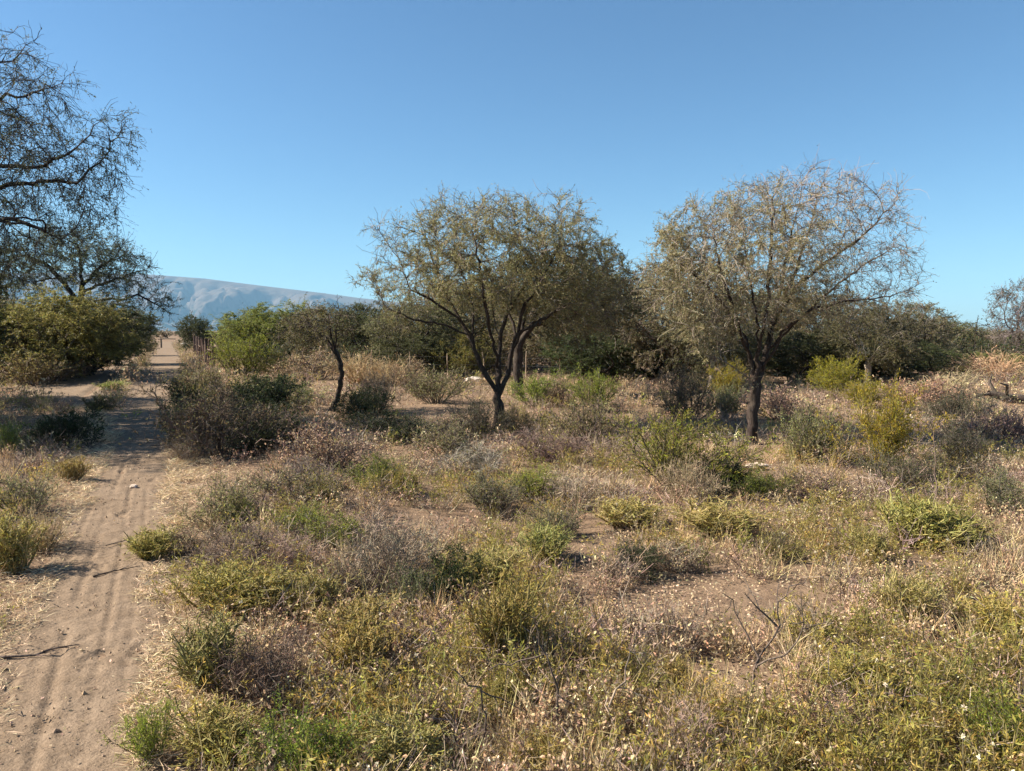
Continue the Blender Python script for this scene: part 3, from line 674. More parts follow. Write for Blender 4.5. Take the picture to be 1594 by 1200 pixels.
kind('scrub', 2, 'foliage', LEAF, H=.65, Rd=.5, stems=32, spread=1.0, nb=12, bl=.27, nt_=5, tl=.12, nl=2.6, ll=.024, lw=.010, scol=(.115, .09, .07), lcol=(.125, .112, .058), sr=.007, jit=.18)
kind('grey', 2, 'twigs', DRY, H=.5, Rd=.45, stems=34, spread=1.1, nb=12, bl=.24, nt_=5, tl=.11, nl=.6, ll=.016, lw=.007, scol=GY, lcol=(.30, .25, .19), sr=.006, jit=.22)
kind('tan', 2, 'dry_leaves', DRY, H=.5, Rd=.45, stems=28, spread=1.05, nb=10, bl=.22, nt_=4, tl=.10, nl=3.2, ll=.026, lw=.013, scol=(.17, .12, .10), lcol=(.41, .295, .18), jit=.2)
kind('tussock', 2, 'blades', DRY, H=.4, Rd=.2, stems=120, spread=.8, nb=3, bl=.16, nt_=2, tl=.06, nl=.8, ll=.03, lw=.004, scol=(.44, .32, .18), lcol=(.46, .34, .19), sr=.0035, up=-.05)
kind('yellowbig', 1, 'foliage', LEAF, H=2.2, Rd=1.2, stems=20, spread=.9, nb=16, bl=.6, nt_=5, tl=.24, nl=7, ll=.085, lw=.019, scol=(.10, .085, .05), lcol=(.20, .18, .045), sr=.012)
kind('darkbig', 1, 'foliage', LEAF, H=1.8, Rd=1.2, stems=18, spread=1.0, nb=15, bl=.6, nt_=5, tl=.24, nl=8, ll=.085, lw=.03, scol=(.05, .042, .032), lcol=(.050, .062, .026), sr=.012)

SHRUBS = [  # kind, column of the foot, row of the foot, width px, height px, label
 # --- beside and across the track
 ('scrub', 345, 712, 195, 104, 'big dark brown twiggy shrub at the right edge of the shaded track'),
 ('olive', 304, 690, 104, 78, 'tall grey-olive shrub inside the left flank of the big twiggy shrub'),
 ('dark', 418, 700, 100, 66, 'dark green shrub on the right flank of the big twiggy shrub'),
 ('dark', 290, 655, 70, 56, 'dark green shrub behind the big twiggy shrub, on the track edge'),
 ('olive', 312, 620, 84, 46, 'grey-olive shrub right of the track, in front of the stakes'),
 ('dark', 400, 655, 120, 66, 'dark green shrub right of the big twiggy shrub by the track'),
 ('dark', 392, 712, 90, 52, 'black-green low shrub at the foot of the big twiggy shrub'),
 ('grey', 298, 718, 80, 42, 'heap of grey dead twigs on the edge of the track shadow'),
 ('green', 380, 590, 84, 70, 'bright green bush beside the row of wooden stakes'),
 ('dark', 425, 625, 60, 42, 'small dark shrub left of the leaning tree'),
 ('olive', 440, 640, 110, 46, 'olive shrub at the left foot of the leaning tree'),
 ('yellowbig', 430, 590, 60, 40, 'low yellowish bush by the first wire fence posts'),
 ('dark', 572, 655, 110, 52, 'dark spiny shrub right of the leaning tree foot'),
 ('brown', 588, 645, 70, 62, 'upright dark brown twigs behind the spiny shrub by the leaning tree'),
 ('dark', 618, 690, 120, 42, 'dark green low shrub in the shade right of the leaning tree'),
 ('tan', 508, 732, 165, 72, 'rust-brown leafy dry shrub left of centre below the leaning tree'),
 ('green', 588, 762, 96, 50, 'yellow-green bush right below the rust-brown shrub'),
 ('green', 625, 770, 56, 40, 'small green bush beside the larger yellow-green one left of centre'),
 ('olive', 695, 712, 120, 50, 'olive shrub with pale leaves left of the round tree foot'),
 ('scrub', 752, 680, 110, 60, 'brown thorny shrub at the left foot of the round tree'),
 ('scrub', 800, 672, 60, 45, 'dark twigs at the right foot of the round tree'),
 ('brown', 860, 720, 140, 44, 'reddish-purple twiggy shrub right of the round tree foot'),
 ('grey', 735, 738, 150, 46, 'grey-purple twiggy shrub below the round tree'),
 ('olive', 918, 690, 140, 66, 'grey-olive shrub with a dark foot between the two main trees'),
 ('green', 922, 640, 96, 60, 'tall light green bush in the clearing between the main trees'),
 ('green', 838, 632, 90, 48, 'light green bush right of the round tree trunk'),
 ('tan', 868, 632, 60, 40, 'dry brown bush between two light green bushes in the clearing'),
 ('scrub', 1072, 655, 110, 80, 'dark brown twiggy shrub left of the right-hand tree trunk'),
 ('olive', 1130, 652, 70, 50, 'small olive shrub just left of the right-hand trunk'),
 ('yellow', 1135, 625, 60, 60, 'yellow-green bush behind the left side of the right-hand trunk'),
 ('green', 1055, 762, 190, 112, 'large light green bush in front of the right-hand tree'),
 ('dark', 1125, 765, 70, 50, 'dark green side of the brush below the right-hand tree'),
 ('green', 1185, 778, 100, 42, 'bright low green bush with a black shadow below the right-hand tree'),
 ('grey', 1072, 780, 90, 62, 'bare grey twigs standing under the large light green bush'),
 ('grey', 885, 780, 130, 54, 'grey-lilac twiggy shrub right of the central green bush'),
 ('green', 838, 778, 96, 52, 'vivid green bush in the middle of the meadow'),
 ('olive', 765, 792, 120, 56, 'grey-green bush left of the vivid green one in the meadow'),
 ('yellow', 1288, 622, 80, 66, 'yellow-green bush in front of the dark thicket right of centre'),
 ('yellow', 1368, 742, 130, 142, 'tall yellow-green bush on the right, the largest one there'),
 ('yellow', 1345, 640, 66, 44, 'golden bush at the foot of the pale forked trunk'),
 ('olive', 1255, 720, 110, 80, 'pale grey-leaved shrub left of the tall yellow-green bush'),
 ('scrub', 1488, 728, 100, 62, 'dark brown shrub right of the tall yellow-green bush'),
 ('scrub', 1490, 660, 110, 52, 'dark brown shrub on the straw bank behind'),
 ('olive', 1395, 765, 110, 60, 'grey-olive undergrowth at the right foot of the tall yellow-green bush'),
 ('tan', 1440, 640, 120, 44, 'low rusty dry bush between the tall yellow bush and straw bank'),
 ('tan', 1560, 690, 110, 52, 'dry brown bush at the right edge below the fallen log'),
 ('tan', 1275, 775, 110, 42, 'dry orange-brown bush below the pale grey-leaved shrub'),
 ('herb', 1428, 848, 120, 76, 'lush upright green herb clump around the thin dead sapling'),
 ('herb', 1492, 842, 70, 48, 'green herb clump right of the thin dead sapling'),
 ('herb', 1350, 874, 60, 50, 'small round green herb clump left below the dead sapling'),
 ('olive', 1560, 805, 110, 62, 'grey-leaved bush at the right edge, halfway down'),
 ('herb', 1412, 968, 96, 76, 'yellow-green herb clump among pale flower heads on the right'),
 ('herb', 1545, 985, 110, 60, 'green herb clump at the right edge above the flower heads'),
 ('green', 1570, 1195, 130, 110, 'green feathery bush in the lower right corner'),
 ('herb', 1505, 1120, 110, 80, 'yellow-green herb with many flower heads near the lower right corner'),
 # --- meadow, left half
 ('olive', 345, 815, 140, 58, 'grey-green bush on the meadow edge right of the track'),
 ('green', 375, 815, 70, 36, 'small green bush inside the grey-green one right of the track'),
 ('olive', 470, 790, 150, 58, 'pale olive bush on the left of the meadow below the rust shrub'),
 ('grey', 470, 760, 130, 46, 'lilac-grey twigs between the rust shrub and the pale olive bush'),
 ('brown', 370, 880, 170, 58, 'purple-grey twiggy shrub right of the sandy track'),
 ('grey', 455, 885, 120, 50, 'grey twiggy shrub joined to the purple-grey one on the left meadow'),
 ('green', 470, 835, 90, 40, 'green bush above the grey twigs on the left meadow'),
 ('green', 520, 850, 110, 48, 'olive-green bush left of the large lilac twig shrub'),
 ('grey', 600, 905, 170, 98, 'large lilac-grey twiggy shrub in the left middle of the meadow'),
 ('dark', 692, 922, 110, 66, 'dark blue-green shrub with a black hollow left of the picture centre'),
 ('olive', 640, 940, 90, 60, 'grey-green shrub between the lilac twigs and the dark hollow shrub'),
 ('herb', 335, 948, 110, 68, 'yellow-green herb clump nearest the straw beside the track'),
 ('herb', 415, 950, 120, 60, 'yellow-green herb clump in the row below the lilac shrub'),
 ('herb', 490, 955, 90, 66, 'tall green herb clump with white flower heads, left meadow'),
 ('herb', 560, 1000, 120, 70, 'golden herb clump below the large lilac shrub'),
 ('tan', 545, 930, 80, 44, 'rusty dry plant at the foot of the large lilac shrub'),
 ('herb', 240, 870, 80, 46, 'low green tuft on the straw right of the track'),
 ('tan', 290, 865, 90, 40, 'dry reddish tuft right of the low green tuft by the track'),
 ('herb', 335, 1075, 110, 110, 'tall golden-green broom-like herb beside the track'),
 ('brown', 425, 1100, 170, 112, 'dark brown thorny shrub in the left foreground'),
 ('green', 240, 1185, 96, 90, 'soft green bush at the bottom left beside the track'),
 ('herb', 340, 1185, 120, 86, 'golden-green herb clump between two soft green bushes at the bottom'),
 ('green', 470, 1215, 160, 110, 'soft green bush at the bottom left, right of the golden herb'),
 ('herb', 560, 1050, 110, 84, 'golden herb clump right of the dark thorny shrub'),
 ('herb', 610, 1195, 140, 80, 'yellow-green herb clump at the bottom edge left of centre'),
 ('tan', 660, 1130, 140, 60, 'dry pinkish plant in the foreground left of centre'),
 # --- meadow, middle and right
 ('herb', 790, 1030, 120, 128, 'tall yellow-green herb clump in the lower centre of the meadow'),
 ('herb', 850, 868, 90, 56, 'upright golden herb clump just below the vivid green bush'),
 ('olive', 868, 835, 90, 50, 'pale grey-olive bush right above the golden herb clump'),
 ('herb', 765, 905, 100, 60, 'low golden tuft right of the dark hollow shrub'),
 ('dark', 985, 888, 84, 44, 'small dark green leafy herb in the middle right of the meadow'),
 ('tan', 1045, 880, 90, 44, 'dry brown plant right of the small dark leafy herb'),
 ('herb', 1120, 830, 150, 44, 'long low yellow-green herb patch right of centre'),
 ('herb', 975, 815, 90, 40, 'pale yellow herb tuft left of the long low herb patch'),
 ('olive', 1220, 870, 90, 40, 'grey low bush on the dry ground right of centre'),
 ('grey', 1030, 1000, 130, 60, 'pale grey twiggy plant by the bare soil patch'),
 ('tussock', 1120, 1110, 110, 60, 'straw tussock at the foot of the forked bare sapling'),
 ('herb', 785, 1100, 70, 60, 'small lime green tuft in the lower centre'),
 ('herb', 1050, 1075, 60, 56, 'small lime green tuft beside the bare soil on the lower right'),
 ('herb', 850, 1200, 130, 66, 'yellow-green tuft at the bottom edge in the middle'),
 ('grey', 1085, 1200, 170, 100, 'grey-green wiry shrub at the bottom edge right of centre'),
 ('herb', 1230, 1205, 80, 56, 'lime tuft at the bottom edge on the right'),
 ('herb', 1340, 1080, 140, 62, 'olive green herb clump right of the forked bare sapling'),
 ('tan', 1300, 1150, 150, 60, 'reddish dry plant in the lower right foreground'),
 # --- left of the track
 ('herb', 22, 890, 90, 86, 'yellow-green grass-like clump left of the track at the picture edge'),
 ('tussock', 70, 858, 90, 60, 'straw tussock left of the track behind the yellow-green clump'),
 ('olive', 30, 800, 110, 60, 'grey-green low bush on the left verge of the track'),
 ('herb', 112, 752, 50, 38, 'small green tuft where the shade begins on the left verge'),
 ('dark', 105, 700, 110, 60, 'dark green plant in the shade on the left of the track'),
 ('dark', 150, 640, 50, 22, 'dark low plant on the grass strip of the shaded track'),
 ('green', 8, 710, 40, 50, 'leafy green plant at the left edge in the shade'),
 ('olive', 60, 600, 130, 44, 'grey-olive low bush before the left thicket'),
 ('olive', 125, 578, 80, 34, 'small olive bush before the left thicket near the track'),
 ('herb', 178, 608, 40, 14, 'light green grass clump in the middle of the far track'),
 ('tan', 115, 590, 60, 26, 'small rusty bush at the foot of the left thicket'),
 # --- behind the fence
 ('tan', 490, 592, 90, 42, 'orange-tan dry brush behind the first wire fence posts'),
 ('tussock', 560, 598, 110, 44, 'sunlit straw clump behind the leaning tree trunk'),
 ('tussock', 610, 600, 90, 40, 'sunlit straw clump left of the round tree behind the fence'),
 ('olive', 680, 628, 100, 52, 'pale olive bush in the sandy clearing left of the round tree'),
 ('tan', 640, 610, 70, 44, 'tan dry bush in the clearing left of the round tree'),
 ('darkbig', 600, 565, 90, 60, 'dark rounded bush at the foot of the dark green tree'),
 ('yellowbig', 720, 590, 110, 66, 'olive-yellow bush behind the stems of the round tree'),
 ('tan', 1215, 655, 120, 46, 'dry tan brush right behind the right-hand trunk'),
 ('tussock', 1460, 618, 120, 32, 'bright straw grass on the near side of the bank at right'),
 ('tussock', 1550, 605, 120, 40, 'bright straw grass on top of the bank at the right edge'),
]
CATS = dict(green='bush', yellow='bush', herb='herb', olive='bush', dark='bush', brown='shrub', scrub='shrub', grey='shrub', tan='shrub', tussock='grass clump', yellowbig='bush', darkbig='bush')
NAMES = dict(green='green_bush', yellow='yellow_bush', herb='herb_clump', olive='olive_bush', dark='dark_bush', brown='twiggy_shrub', scrub='twiggy_shrub', grey='dead_shrub', tan='dry_shrub', tussock='straw_tussock', yellowbig='yellow_bush', darkbig='dark_bush')
GROUPS = {'bush': 'bushes of the clearing', 'herb': 'herb clumps of the meadow', 'shrub': 'dry twiggy shrubs of the clearing', 'grass clump': 'straw tussocks'}
FOOT = []
for i, (k, px, py, wpx, hpx, lab) in enumerate(SHRUBS):
    rr = rng(2000 + i); p = G(px, py); Yd = p[1]; p[2] = float(terrain(p[0], p[1]))
    st, fo, wd, hh, nm2 = SK[k][i % len(SK[k])]
    sx = wpx * Yd / FPX / wd * .95; sz = hpx * Yd / FPX / hh * .95
    root = empty(NAMES[k], p, rr.uniform(0, 6.28), (sx * rr.uniform(.85, 1.15), sx * rr.uniform(.75, 1.15), sz)); root.rotation_euler[0] = rr.normal(0, .09); root.rotation_euler[1] = rr.normal(0, .09)
    tag(root, lab, CATS[k], GROUPS[CATS[k]])
    tint = np.exp(rr.normal(0, .10)) * np.exp(rr.normal(0, .05, 3))
    if k in ('green', 'herb') and lab.startswith(('vivid', 'bright', 'lush', 'tall light', 'light', 'soft', 'large light', 'green')): tint = tint * np.array((.95, 1.05, .9))
    for nm, me in (('stems', st), (nm2, fo)):
        o = link(nm, me, root); o.color = (*[float(v) for v in tint], 1)
    FOOT.append((p[0], p[1], wpx * Yd / FPX * .5))
FOOT = np.array(FOOT)

# ------------------------------------------------------------------ bare saplings and sticks
def bare(name, base_px, limbs, r0, col, lab, cat, seed, twn=2.0, twl=.16):
    b = G(*base_px); b[2] = float(terrain(b[0], b[1])); r = rng(seed); st, tws = MB(), []; r0 = r0 * .72
    for li, pl in enumerate(limbs):
        pts = np.array(loc_poly(b, pl)); q = [pts[0]]
        for a, c in zip(pts[:-1], pts[1:]):
            n = max(2, int(np.linalg.norm(c - a) / .05))
            for s in range(1, n + 1): q.append(a + (c - a) * s / n + r.normal(0, .010, 3))
        q = np.array(q); ra = r0 * (1 if li == 0 else .62); rad = np.linspace(ra, ra * .35, len(q))
        V, F, cap = sweep(q, rad, 6, r, .06); c = jitcol(col, len(V), r, .15, .03); st.add(V, F, c, 0, True); st.add(V, cap, c, 0, True)
        pp, dd, t = spawn(q[None], max(2, int(twn * len(q) / 5)), .2, 1, .9, r)
        T = grow(pp, dd, twl * r.uniform(.4, 1.4, len(pp)), 4, .15, .05, r, .35)
        for q1 in range(len(T)):
            tw = MB(); tubes(tw, T[q1:q1 + 1], r0 * .3, r0 * .12, col, r)
            p2, d2, t = spawn(T[q1:q1 + 1], 6, .1, 1, 1.0, r); T2 = grow(p2, d2, twl * .35 * r.uniform(.4, 1.2, len(p2)), 2, .15, .05, r, .3); tubes(tw, T2, r0 * .15, r0 * .06, col, r); tws.append(tw)
    root = empty(name, b); tag(root, lab, cat)
    link('stem', st.mesh(name + '_stem', [BARK]), root)
    for tw in tws: link('twig', tw.mesh(name + '_twig', [TWIG]), root)
DK = (.11, .085, .07)
bare('bare_sapling', (1155, 1122), [[(1155, 1124, 0), (1165, 1085, 0), (1175, 1045, .0), (1185, 1020, .02)], [(1178, 1040, 0), (1195, 1010, .05), (1210, 975, .05), (1210, 940, .05), (1225, 915, .05), (1265, 895, .05)],
     [(1180, 1035, 0), (1215, 1020, -.05), (1240, 1000, -.05), (1252, 975, -.05), (1250, 920, -.05)], [(1182, 1025, 0), (1165, 990, .05), (1150, 950, .1), (1125, 920, .1)], [(1210, 975, .05), (1180, 945, .05), (1160, 920, .05)]], .013, DK, 'forked bare thorny sapling standing in the right foreground', 'sapling', 71)
bare('bare_sapling', (1458, 842), [[(1458, 844, 0), (1457, 790, 0), (1456, 740, 0), (1455, 700, 0), (1453, 672, 0)]], .012, (.16, .12, .095), 'thin upright dead sapling standing among lush green herbs', 'sapling', 72, 1.0, .12)
bare('thorny_branch', (1010, 1196), [[(1012, 1198, 0), (985, 1180, .05), (965, 1150, .1), (952, 1115, .15), (945, 1085, .2)], [(948, 1100, .18), (970, 1060, .2), (985, 1010, .2)], [(965, 1150, .1), (1000, 1140, .1), (1025, 1142, .1)]], .012, (.26, .21, .17), 'grey thorny branch sticking up at the bottom right of centre', 'branch', 73)
bare('thorny_branch', (885, 1150), [[(885, 1152, 0), (868, 1115, 0), (865, 1060, 0), (850, 1020, .02), (810, 1028, .03), (760, 1040, .03)], [(866, 1080, 0), (905, 1100, 0), (935, 1135, 0)], [(850, 1020, 0), (835, 985, 0), (828, 960, 0)]], .010, DK, 'dark zigzag thorny branch in the lower centre', 'branch', 74)
bare('thorny_branch', (752, 1175), [[(752, 1178, 0), (755, 1120, 0), (748, 1075, 0), (720, 1052, 0), (700, 1045, 0)], [(748, 1075, 0), (780, 1090, .05), (815, 1110, .05)]], .009, DK, 'dark zigzag thorny branch left of the lower centre', 'branch', 75)
bare('thorny_branch', (1270, 1190), [[(1270, 1192, 0), (1255, 1170, 0), (1225, 1160, .05), (1190, 1162, .05)], [(1255, 1170, 0), (1290, 1140, 0), (1305, 1110, 0)]], .009, DK, 'low arching thorny branch near the lower right', 'branch', 76)
bare('bare_sapling', (1052, 770), [[(1050, 772, 0), (1051, 740, 0), (1048, 705, 0)], [(1062, 768, .0), (1075, 745, .1), (1082, 722, .1)]], .012, DK, 'bare dark stems under the large light green bush', 'sapling', 77)
bare('dead_branches', (850, 572), [[(852, 574, 0), (842, 556, 0), (830, 548, 0), (815, 553, 0)], [(842, 556, 0), (838, 535, .1), (848, 515, .1)], [(852, 574, 0), (860, 545, .1), (868, 520, .1)]], .035, (.30, .25, .21), 'pale dead branches standing right of the round tree trunk', 'branch', 78, 1.0, .5)
bare('bare_sapling', (668, 690), [[(670, 692, 0), (671, 670, 0), (669, 645, 0)]], .014, (.42, .36, .28), 'short pale stump-like stem left of the round tree foot', 'stem', 79, .6, .1)
bare('bare_sapling', (690, 650), [[(742, 672, 0), (722, 655, 0), (708, 630, 0), (704, 600, 0)], [(722, 655, 0), (700, 640, .05), (690, 625, .05)]], .014, DK, 'dark thorny stems rising left of the round tree foot', 'sapling', 80, 2.0, .3)

# ------------------------------------------------------------------ fences, posts
def stake_mesh(h, rd, seed, col, k=6):
    r = rng(seed); mb = MB(); pts = np.array([[r.normal(0, .008), r.normal(0, .008), z] for z in np.linspace(-.12, h, 6)])
    V, F, cap = sweep(pts, np.linspace(rd, rd * .8, 6), k, r, .1); c = jitcol(col, len(V), r, .12, .02); mb.add(V, F, c, 0, True); mb.add(V, cap, c, 0, False); return mb.mesh('stake', [BARK])
WOOD = (.26, .20, .15)
posts = [stake_mesh(1.02, .028, 300 + i, (.34, .26, .19)) for i in range(3)]
fx = []; x = 462.0
while x < 1260: fx.append(x); x += 58.5
p0 = P(462, base_py(29.5), 29.5)
root = empty('wire_fence', p0); tag(root, 'wire fence on thin pale wooden posts across the back of the clearing', 'fence')
tops = []
for i, x in enumerate(fx):
    rr = rng(400 + i); p = P(x + rr.normal(0, 3), base_py(29.5 - i * .05), 29.5 - i * .05); p[2] = float(terrain(p[0], p[1]))
    o = link('post', posts[i % 3], root); o.location = p - p0; o.rotation_euler = (rr.normal(0, .03), rr.normal(0, .05), rr.uniform(0, 6)); o.scale = (1, 1, rr.uniform(.9, 1.15)); tops.append(p - p0)
for h in (.3, .6, .9):
    mb = MB(); a = np.array(tops) + (0, 0, h); V, F = prisms(a[:-1], a[1:], np.full(len(a) - 1, .0025), np.full(len(a) - 1, .0025), rng(1), 4); mb.add(V, F, np.array((.2, .19, .18)))
    link('wire', mb.mesh('wire', [TWIG]), root)
stakes = [stake_mesh(1.3, .06, 320 + i, (.10, .07, .06)) for i in range(4)]
pa, pb = P(331, base_py(40.5), 40.5), P(302, base_py(62), 62)
root = empty('stake_fence', pa); tag(root, 'row of dark upright wooden stakes along the right side of the far track', 'fence')
for i in range(34):
    rr = rng(340 + i); t = i / 33; p = pa + (pb - pa) * t; o = link('stake', stakes[i % 4], root); o.location = p - pa + rr.normal(0, .05, 3) * (1, 1, 0)
    o.rotation_euler = (rr.normal(0, .04), rr.normal(0, .05), rr.uniform(0, 6)); s = rr.uniform(.8, 1.2); o.scale = (s, s, rr.uniform(.8, 1.15))
mb = MB(); V, F = prisms(np.array([[0, 0, .85]]), np.array([pb - pa + (0, 0, .85)]), np.array([.03]), np.array([.03]), rng(2), 6); mb.add(V, F, np.array(WOOD)); link('rail', mb.mesh('rail', [BARK]), root)
pg = P(251, base_py(85), 85); root = empty('gate_post', pg); tag(root, 'distant wooden gate post with a crossbar on the left of the track', 'post')
mb = MB(); V, F, cap = sweep([(0, 0, -.1), (.02, 0, .5), (0, 0, 1.05)], [.1, .09, .08], 8, rng(3), .08); mb.add(V, F, np.array((.14, .11, .09)), 0, True); mb.add(V, cap, np.array((.14, .11, .09))); link('post', mb.mesh('gate_upright', [BARK]), root)
mb = MB(); V, F, cap = sweep([(-.3, 0, .98), (.6, .02, 1.03), (1.6, 0, 1.0)], [.06, .055, .05], 6, rng(4), .08); mb.add(V, F, np.array((.16, .13, .1)), 0, True); mb.add(V, cap, np.array((.16, .13, .1))); link('crossbar', mb.mesh('crossbar', [BARK]), root)

# stones, fallen log, sticks on the track
def rock(loc, s, seed, col, name, lab, cat='stone'):
    import bmesh
    bm = bmesh.new(); bmesh.ops.create_icosphere(bm, subdivisions=3, radius=1); me = bpy.data.meshes.new(name); bm.to_mesh(me); bm.free()
    n = len(me.vertices); V = np.empty(n * 3); me.vertices.foreach_get('co', V); V = V.reshape(-1, 3)
    F = np.array([tuple(p.vertices) for p in me.polygons]); bpy.data.meshes.remove(me)
    k = 1 + .5 * (fbm(V[:, 0] * 1.3 + 9, V[:, 1] * 1.3 + V[:, 2] * 1.7, seed) - .5) + .25 * (fbm(V[:, 0] * 4, V[:, 2] * 4 + V[:, 1] * 3, seed + 3) - .5)
    V = V * k[:, None] * np.array(s); mb = MB(); mb.add(V, F, jitcol(col, n, rng(seed), .1, .02), 0, False)
    o = link(name, mb.mesh(name, [BARK])); o.location = [float(v) for v in loc]; tag(o, lab, cat); return o
q = G(208, 762); rock((q[0], q[1], .035), (.05, .035, .03), 5, (.5, .42, .35), 'stone', 'small pale stone lying on the sandy track')
q = P(738, base_py(27.5), 27.5); rock((q[0], q[1], .12), (.34, .22, .16), 6, (.62, .54, .46), 'stone', 'pale stone in the clearing behind the round tree stems')
q = P(286, base_py(95), 95); rock((q[0], q[1], .18), (.4, .3, .26), 7, (.7, .66, .6), 'stone', 'distant whitish boulder on the right side of the track')
q = G(1150, 731); rock((q[0] + .25, q[1], .05), (.16, .07, .045), 8, (.6, .5, .4), 'stone', 'flat pale stone below the right-hand tree')
lg = G(1580, 634); lg[2] = float(terrain(lg[0], lg[1])); root = empty('fallen_log', lg); tag(root, 'dark fallen log with broken branches at the right edge', 'log')
r_ = rng(9); mb = MB(); V, F, cap = sweep([(-.62, .1, .35), (-.2, .05, .22), (.4, 0, .17), (1.2, -.1, .26), (2.0, -.1, .3)], [.07, .11, .13, .14, .13], 10, r_, .1); mb.add(V, F, jitcol((.09, .07, .058), len(V), r_, .2, .03), 0, True); mb.add(V, cap, jitcol((.09, .07, .058), len(V), r_, .2, .03)); link('stem', mb.mesh('log_stem', [BARK]), root)
for j, pl in enumerate([[(-.2, .05, .25), (-.35, -.2, .55), (-.6, -.3, .62)], [(-.4, .1, .3), (-.55, .2, .6), (-.45, .25, .8)], [(.3, 0, .2), (.2, -.4, .42), (-.1, -.7, .4)], [(-.5, .1, .33), (-.9, 0, .3), (-1.25, -.05, .12)]]):
    mb = MB(); V, F, cap = sweep(pl, [.05, .035, .015], 6, r_, .1); mb.add(V, F, jitcol((.10, .08, .065), len(V), r_, .2, .03), 0, True); mb.add(V, cap, jitcol((.10, .08, .065), len(V), r_, .2, .03)); link('branch', mb.mesh('log_branch', [BARK]), root)
def stick(pl, rd, col, lab, seed):
    pts = []
    for px, py, z in pl: g = G(px, py); g[2] = float(terrain(g[0], g[1])) + .03 + z; pts.append(g)
    b = pts[0].copy(); r = rng(seed); pts = np.array(pts) - b; mb = MB(); V, F, cap = sweep(pts, np.linspace(rd, rd * .4, len(pts)), 5, r, .1); c = jitcol(col, len(V), r, .15, .03)
    mb.add(V, F, c, 0, True); mb.add(V, cap, c); pp, dd, t = spawn(pts[None], 5, .2, .9, .7, r); T = grow(pp, dd * (1, 1, .2), .1 * r.uniform(.5, 1.4, len(pp)), 3, .15, 0, r, .2); tubes(mb, T, rd * .4, rd * .2, col, r)
    o = link('fallen_stick', mb.mesh('fallen_stick', [BARK])); o.location = [float(v) for v in b]; tag(o, lab, 'stick')
stick([(-5, 1034, .01), (55, 1030, .01), (85, 1022, .02), (120, 1012, .005)], .008, (.13, .1, .085), 'thin dark stick lying across the track in the left foreground', 81)
stick([(145, 903, .0), (175, 897, .01), (215, 889, .01)], .007, (.13, .1, .085), 'short dark stick on the track beside the yellow-green clump', 82)
stick([(38, 935, .01), (78, 940, .005)], .006, (.14, .11, .09), 'short twig at the left verge of the track', 83)
stick([(165, 856, .01), (205, 845, .01)], .006, (.14, .11, .09), 'short twig on the track near its straw edge', 84)
stick([(55, 812, .05), (85, 806, .04), (112, 818, .01), (120, 822, .0)], .011, (.12, .095, .08), 'dark broken branch on the left verge of the track', 85)

# ------------------------------------------------------------------ ground cover (nobody could count it)
r = rng(77)
def scatter(n, y0, y1, pw=1.0, m=0.66):
    u = r.uniform(0, 1, n); y = y0 * (y1 / y0) ** (u ** pw); x = r.uniform(-m, m, n) * (y + 1.2); return x, y
BARE = np.array([[*G(1100, 935)[:2], .6], [*G(1130, 1075)[:2], .34], [*G(1010, 940)[:2], .3], [*G(930, 850)[:2], .35], [*G(1240, 930)[:2], .4], [*G(660, 640)[:2], 2.4], [*G(560, 600)[:2], 2.4], [*G(330, 750)[:2], .7], [*G(640, 815)[:2], .5]])
def cover(x, y):
    c = np.ones(len(x))
    for bx, by, br in BARE: c *= sstep(.55, 1.15, np.hypot(x - bx, (y - by) * .7) / br + .35 * (fbm(x * 2, y * 2, 50) - .5))
    u = x - track_c(y); e = np.maximum(u - track_r(y), -u - track_l(y)); c *= sstep(.05, .75, e + .5 * (fbm(x * 1.7, y * 1.7, 51) - .5))
    c = np.maximum(c, .75 * sstep(15, 20, y) * (1 - sstep(45, 70, y)) * np.exp(-((u + .95) / .38) ** 2))
    return c
def place(T, x, y, s, rot, tint, zoff=0):
    """copies of a small template (V, F, C, M) set out over the ground and joined"""
    V, F, C, M = T; n = len(x); c, sn = np.cos(rot), np.sin(rot); s3 = s[:, None]
    VX = (V[None, :, 0] * c[:, None] - V[None, :, 1] * sn[:, None]) * s3 + x[:, None]; VY = (V[None, :, 0] * sn[:, None] + V[None, :, 1] * c[:, None]) * s3 + y[:, None]
    VZ = V[None, :, 2] * s3 + (terrain(x, y) + zoff)[:, None]
    VV = np.stack([VX, VY, VZ], -1).reshape(-1, 3); FF = (np.arange(n)[:, None, None] * len(V) + F[None]).reshape(-1, 4); CC = np.clip(C[None] * tint[:, None], 0, .8).reshape(-1, 3)
    return VV, FF, CC
def tpl(mb):
    return np.concatenate(mb.V), np.concatenate(mb.F), np.concatenate(mb.C), None
def t_grass(seed, n=32, h=.2, wd=.0019, col=(.40, .29, .17), spread=.7):
    q = rng(seed); mb = MB(); a = q.uniform(0, 6.28, n); th = spread * np.sqrt(q.uniform(0, 1, n)); d = np.stack([np.cos(a) * np.sin(th), np.sin(a) * np.sin(th), np.cos(th)], 1)
    p = np.concatenate([q.normal(0, .03, (n, 2)), np.full((n, 1), -.01)], 1); B = grow(p, d, h * q.uniform(.5, 1.3, n), 2, .15, -.1, q); side = perp(d, q) * wd
    m = B[:, 1]; V = np.stack([B[:, 0] - side, B[:, 0] + side, m + side * .8, m - side * .8, B[:, 2] + side * .2, B[:, 2] - side * .2], 1).reshape(-1, 3)
    F = (np.arange(n)[:, None, None] * 6 + np.array([[0, 1, 2, 3], [3, 2, 4, 5]])[None]).reshape(-1, 4); mb.add(V, F, np.repeat(jitcol(col, n, q, .22, .06), 6, 0)); return tpl(mb)
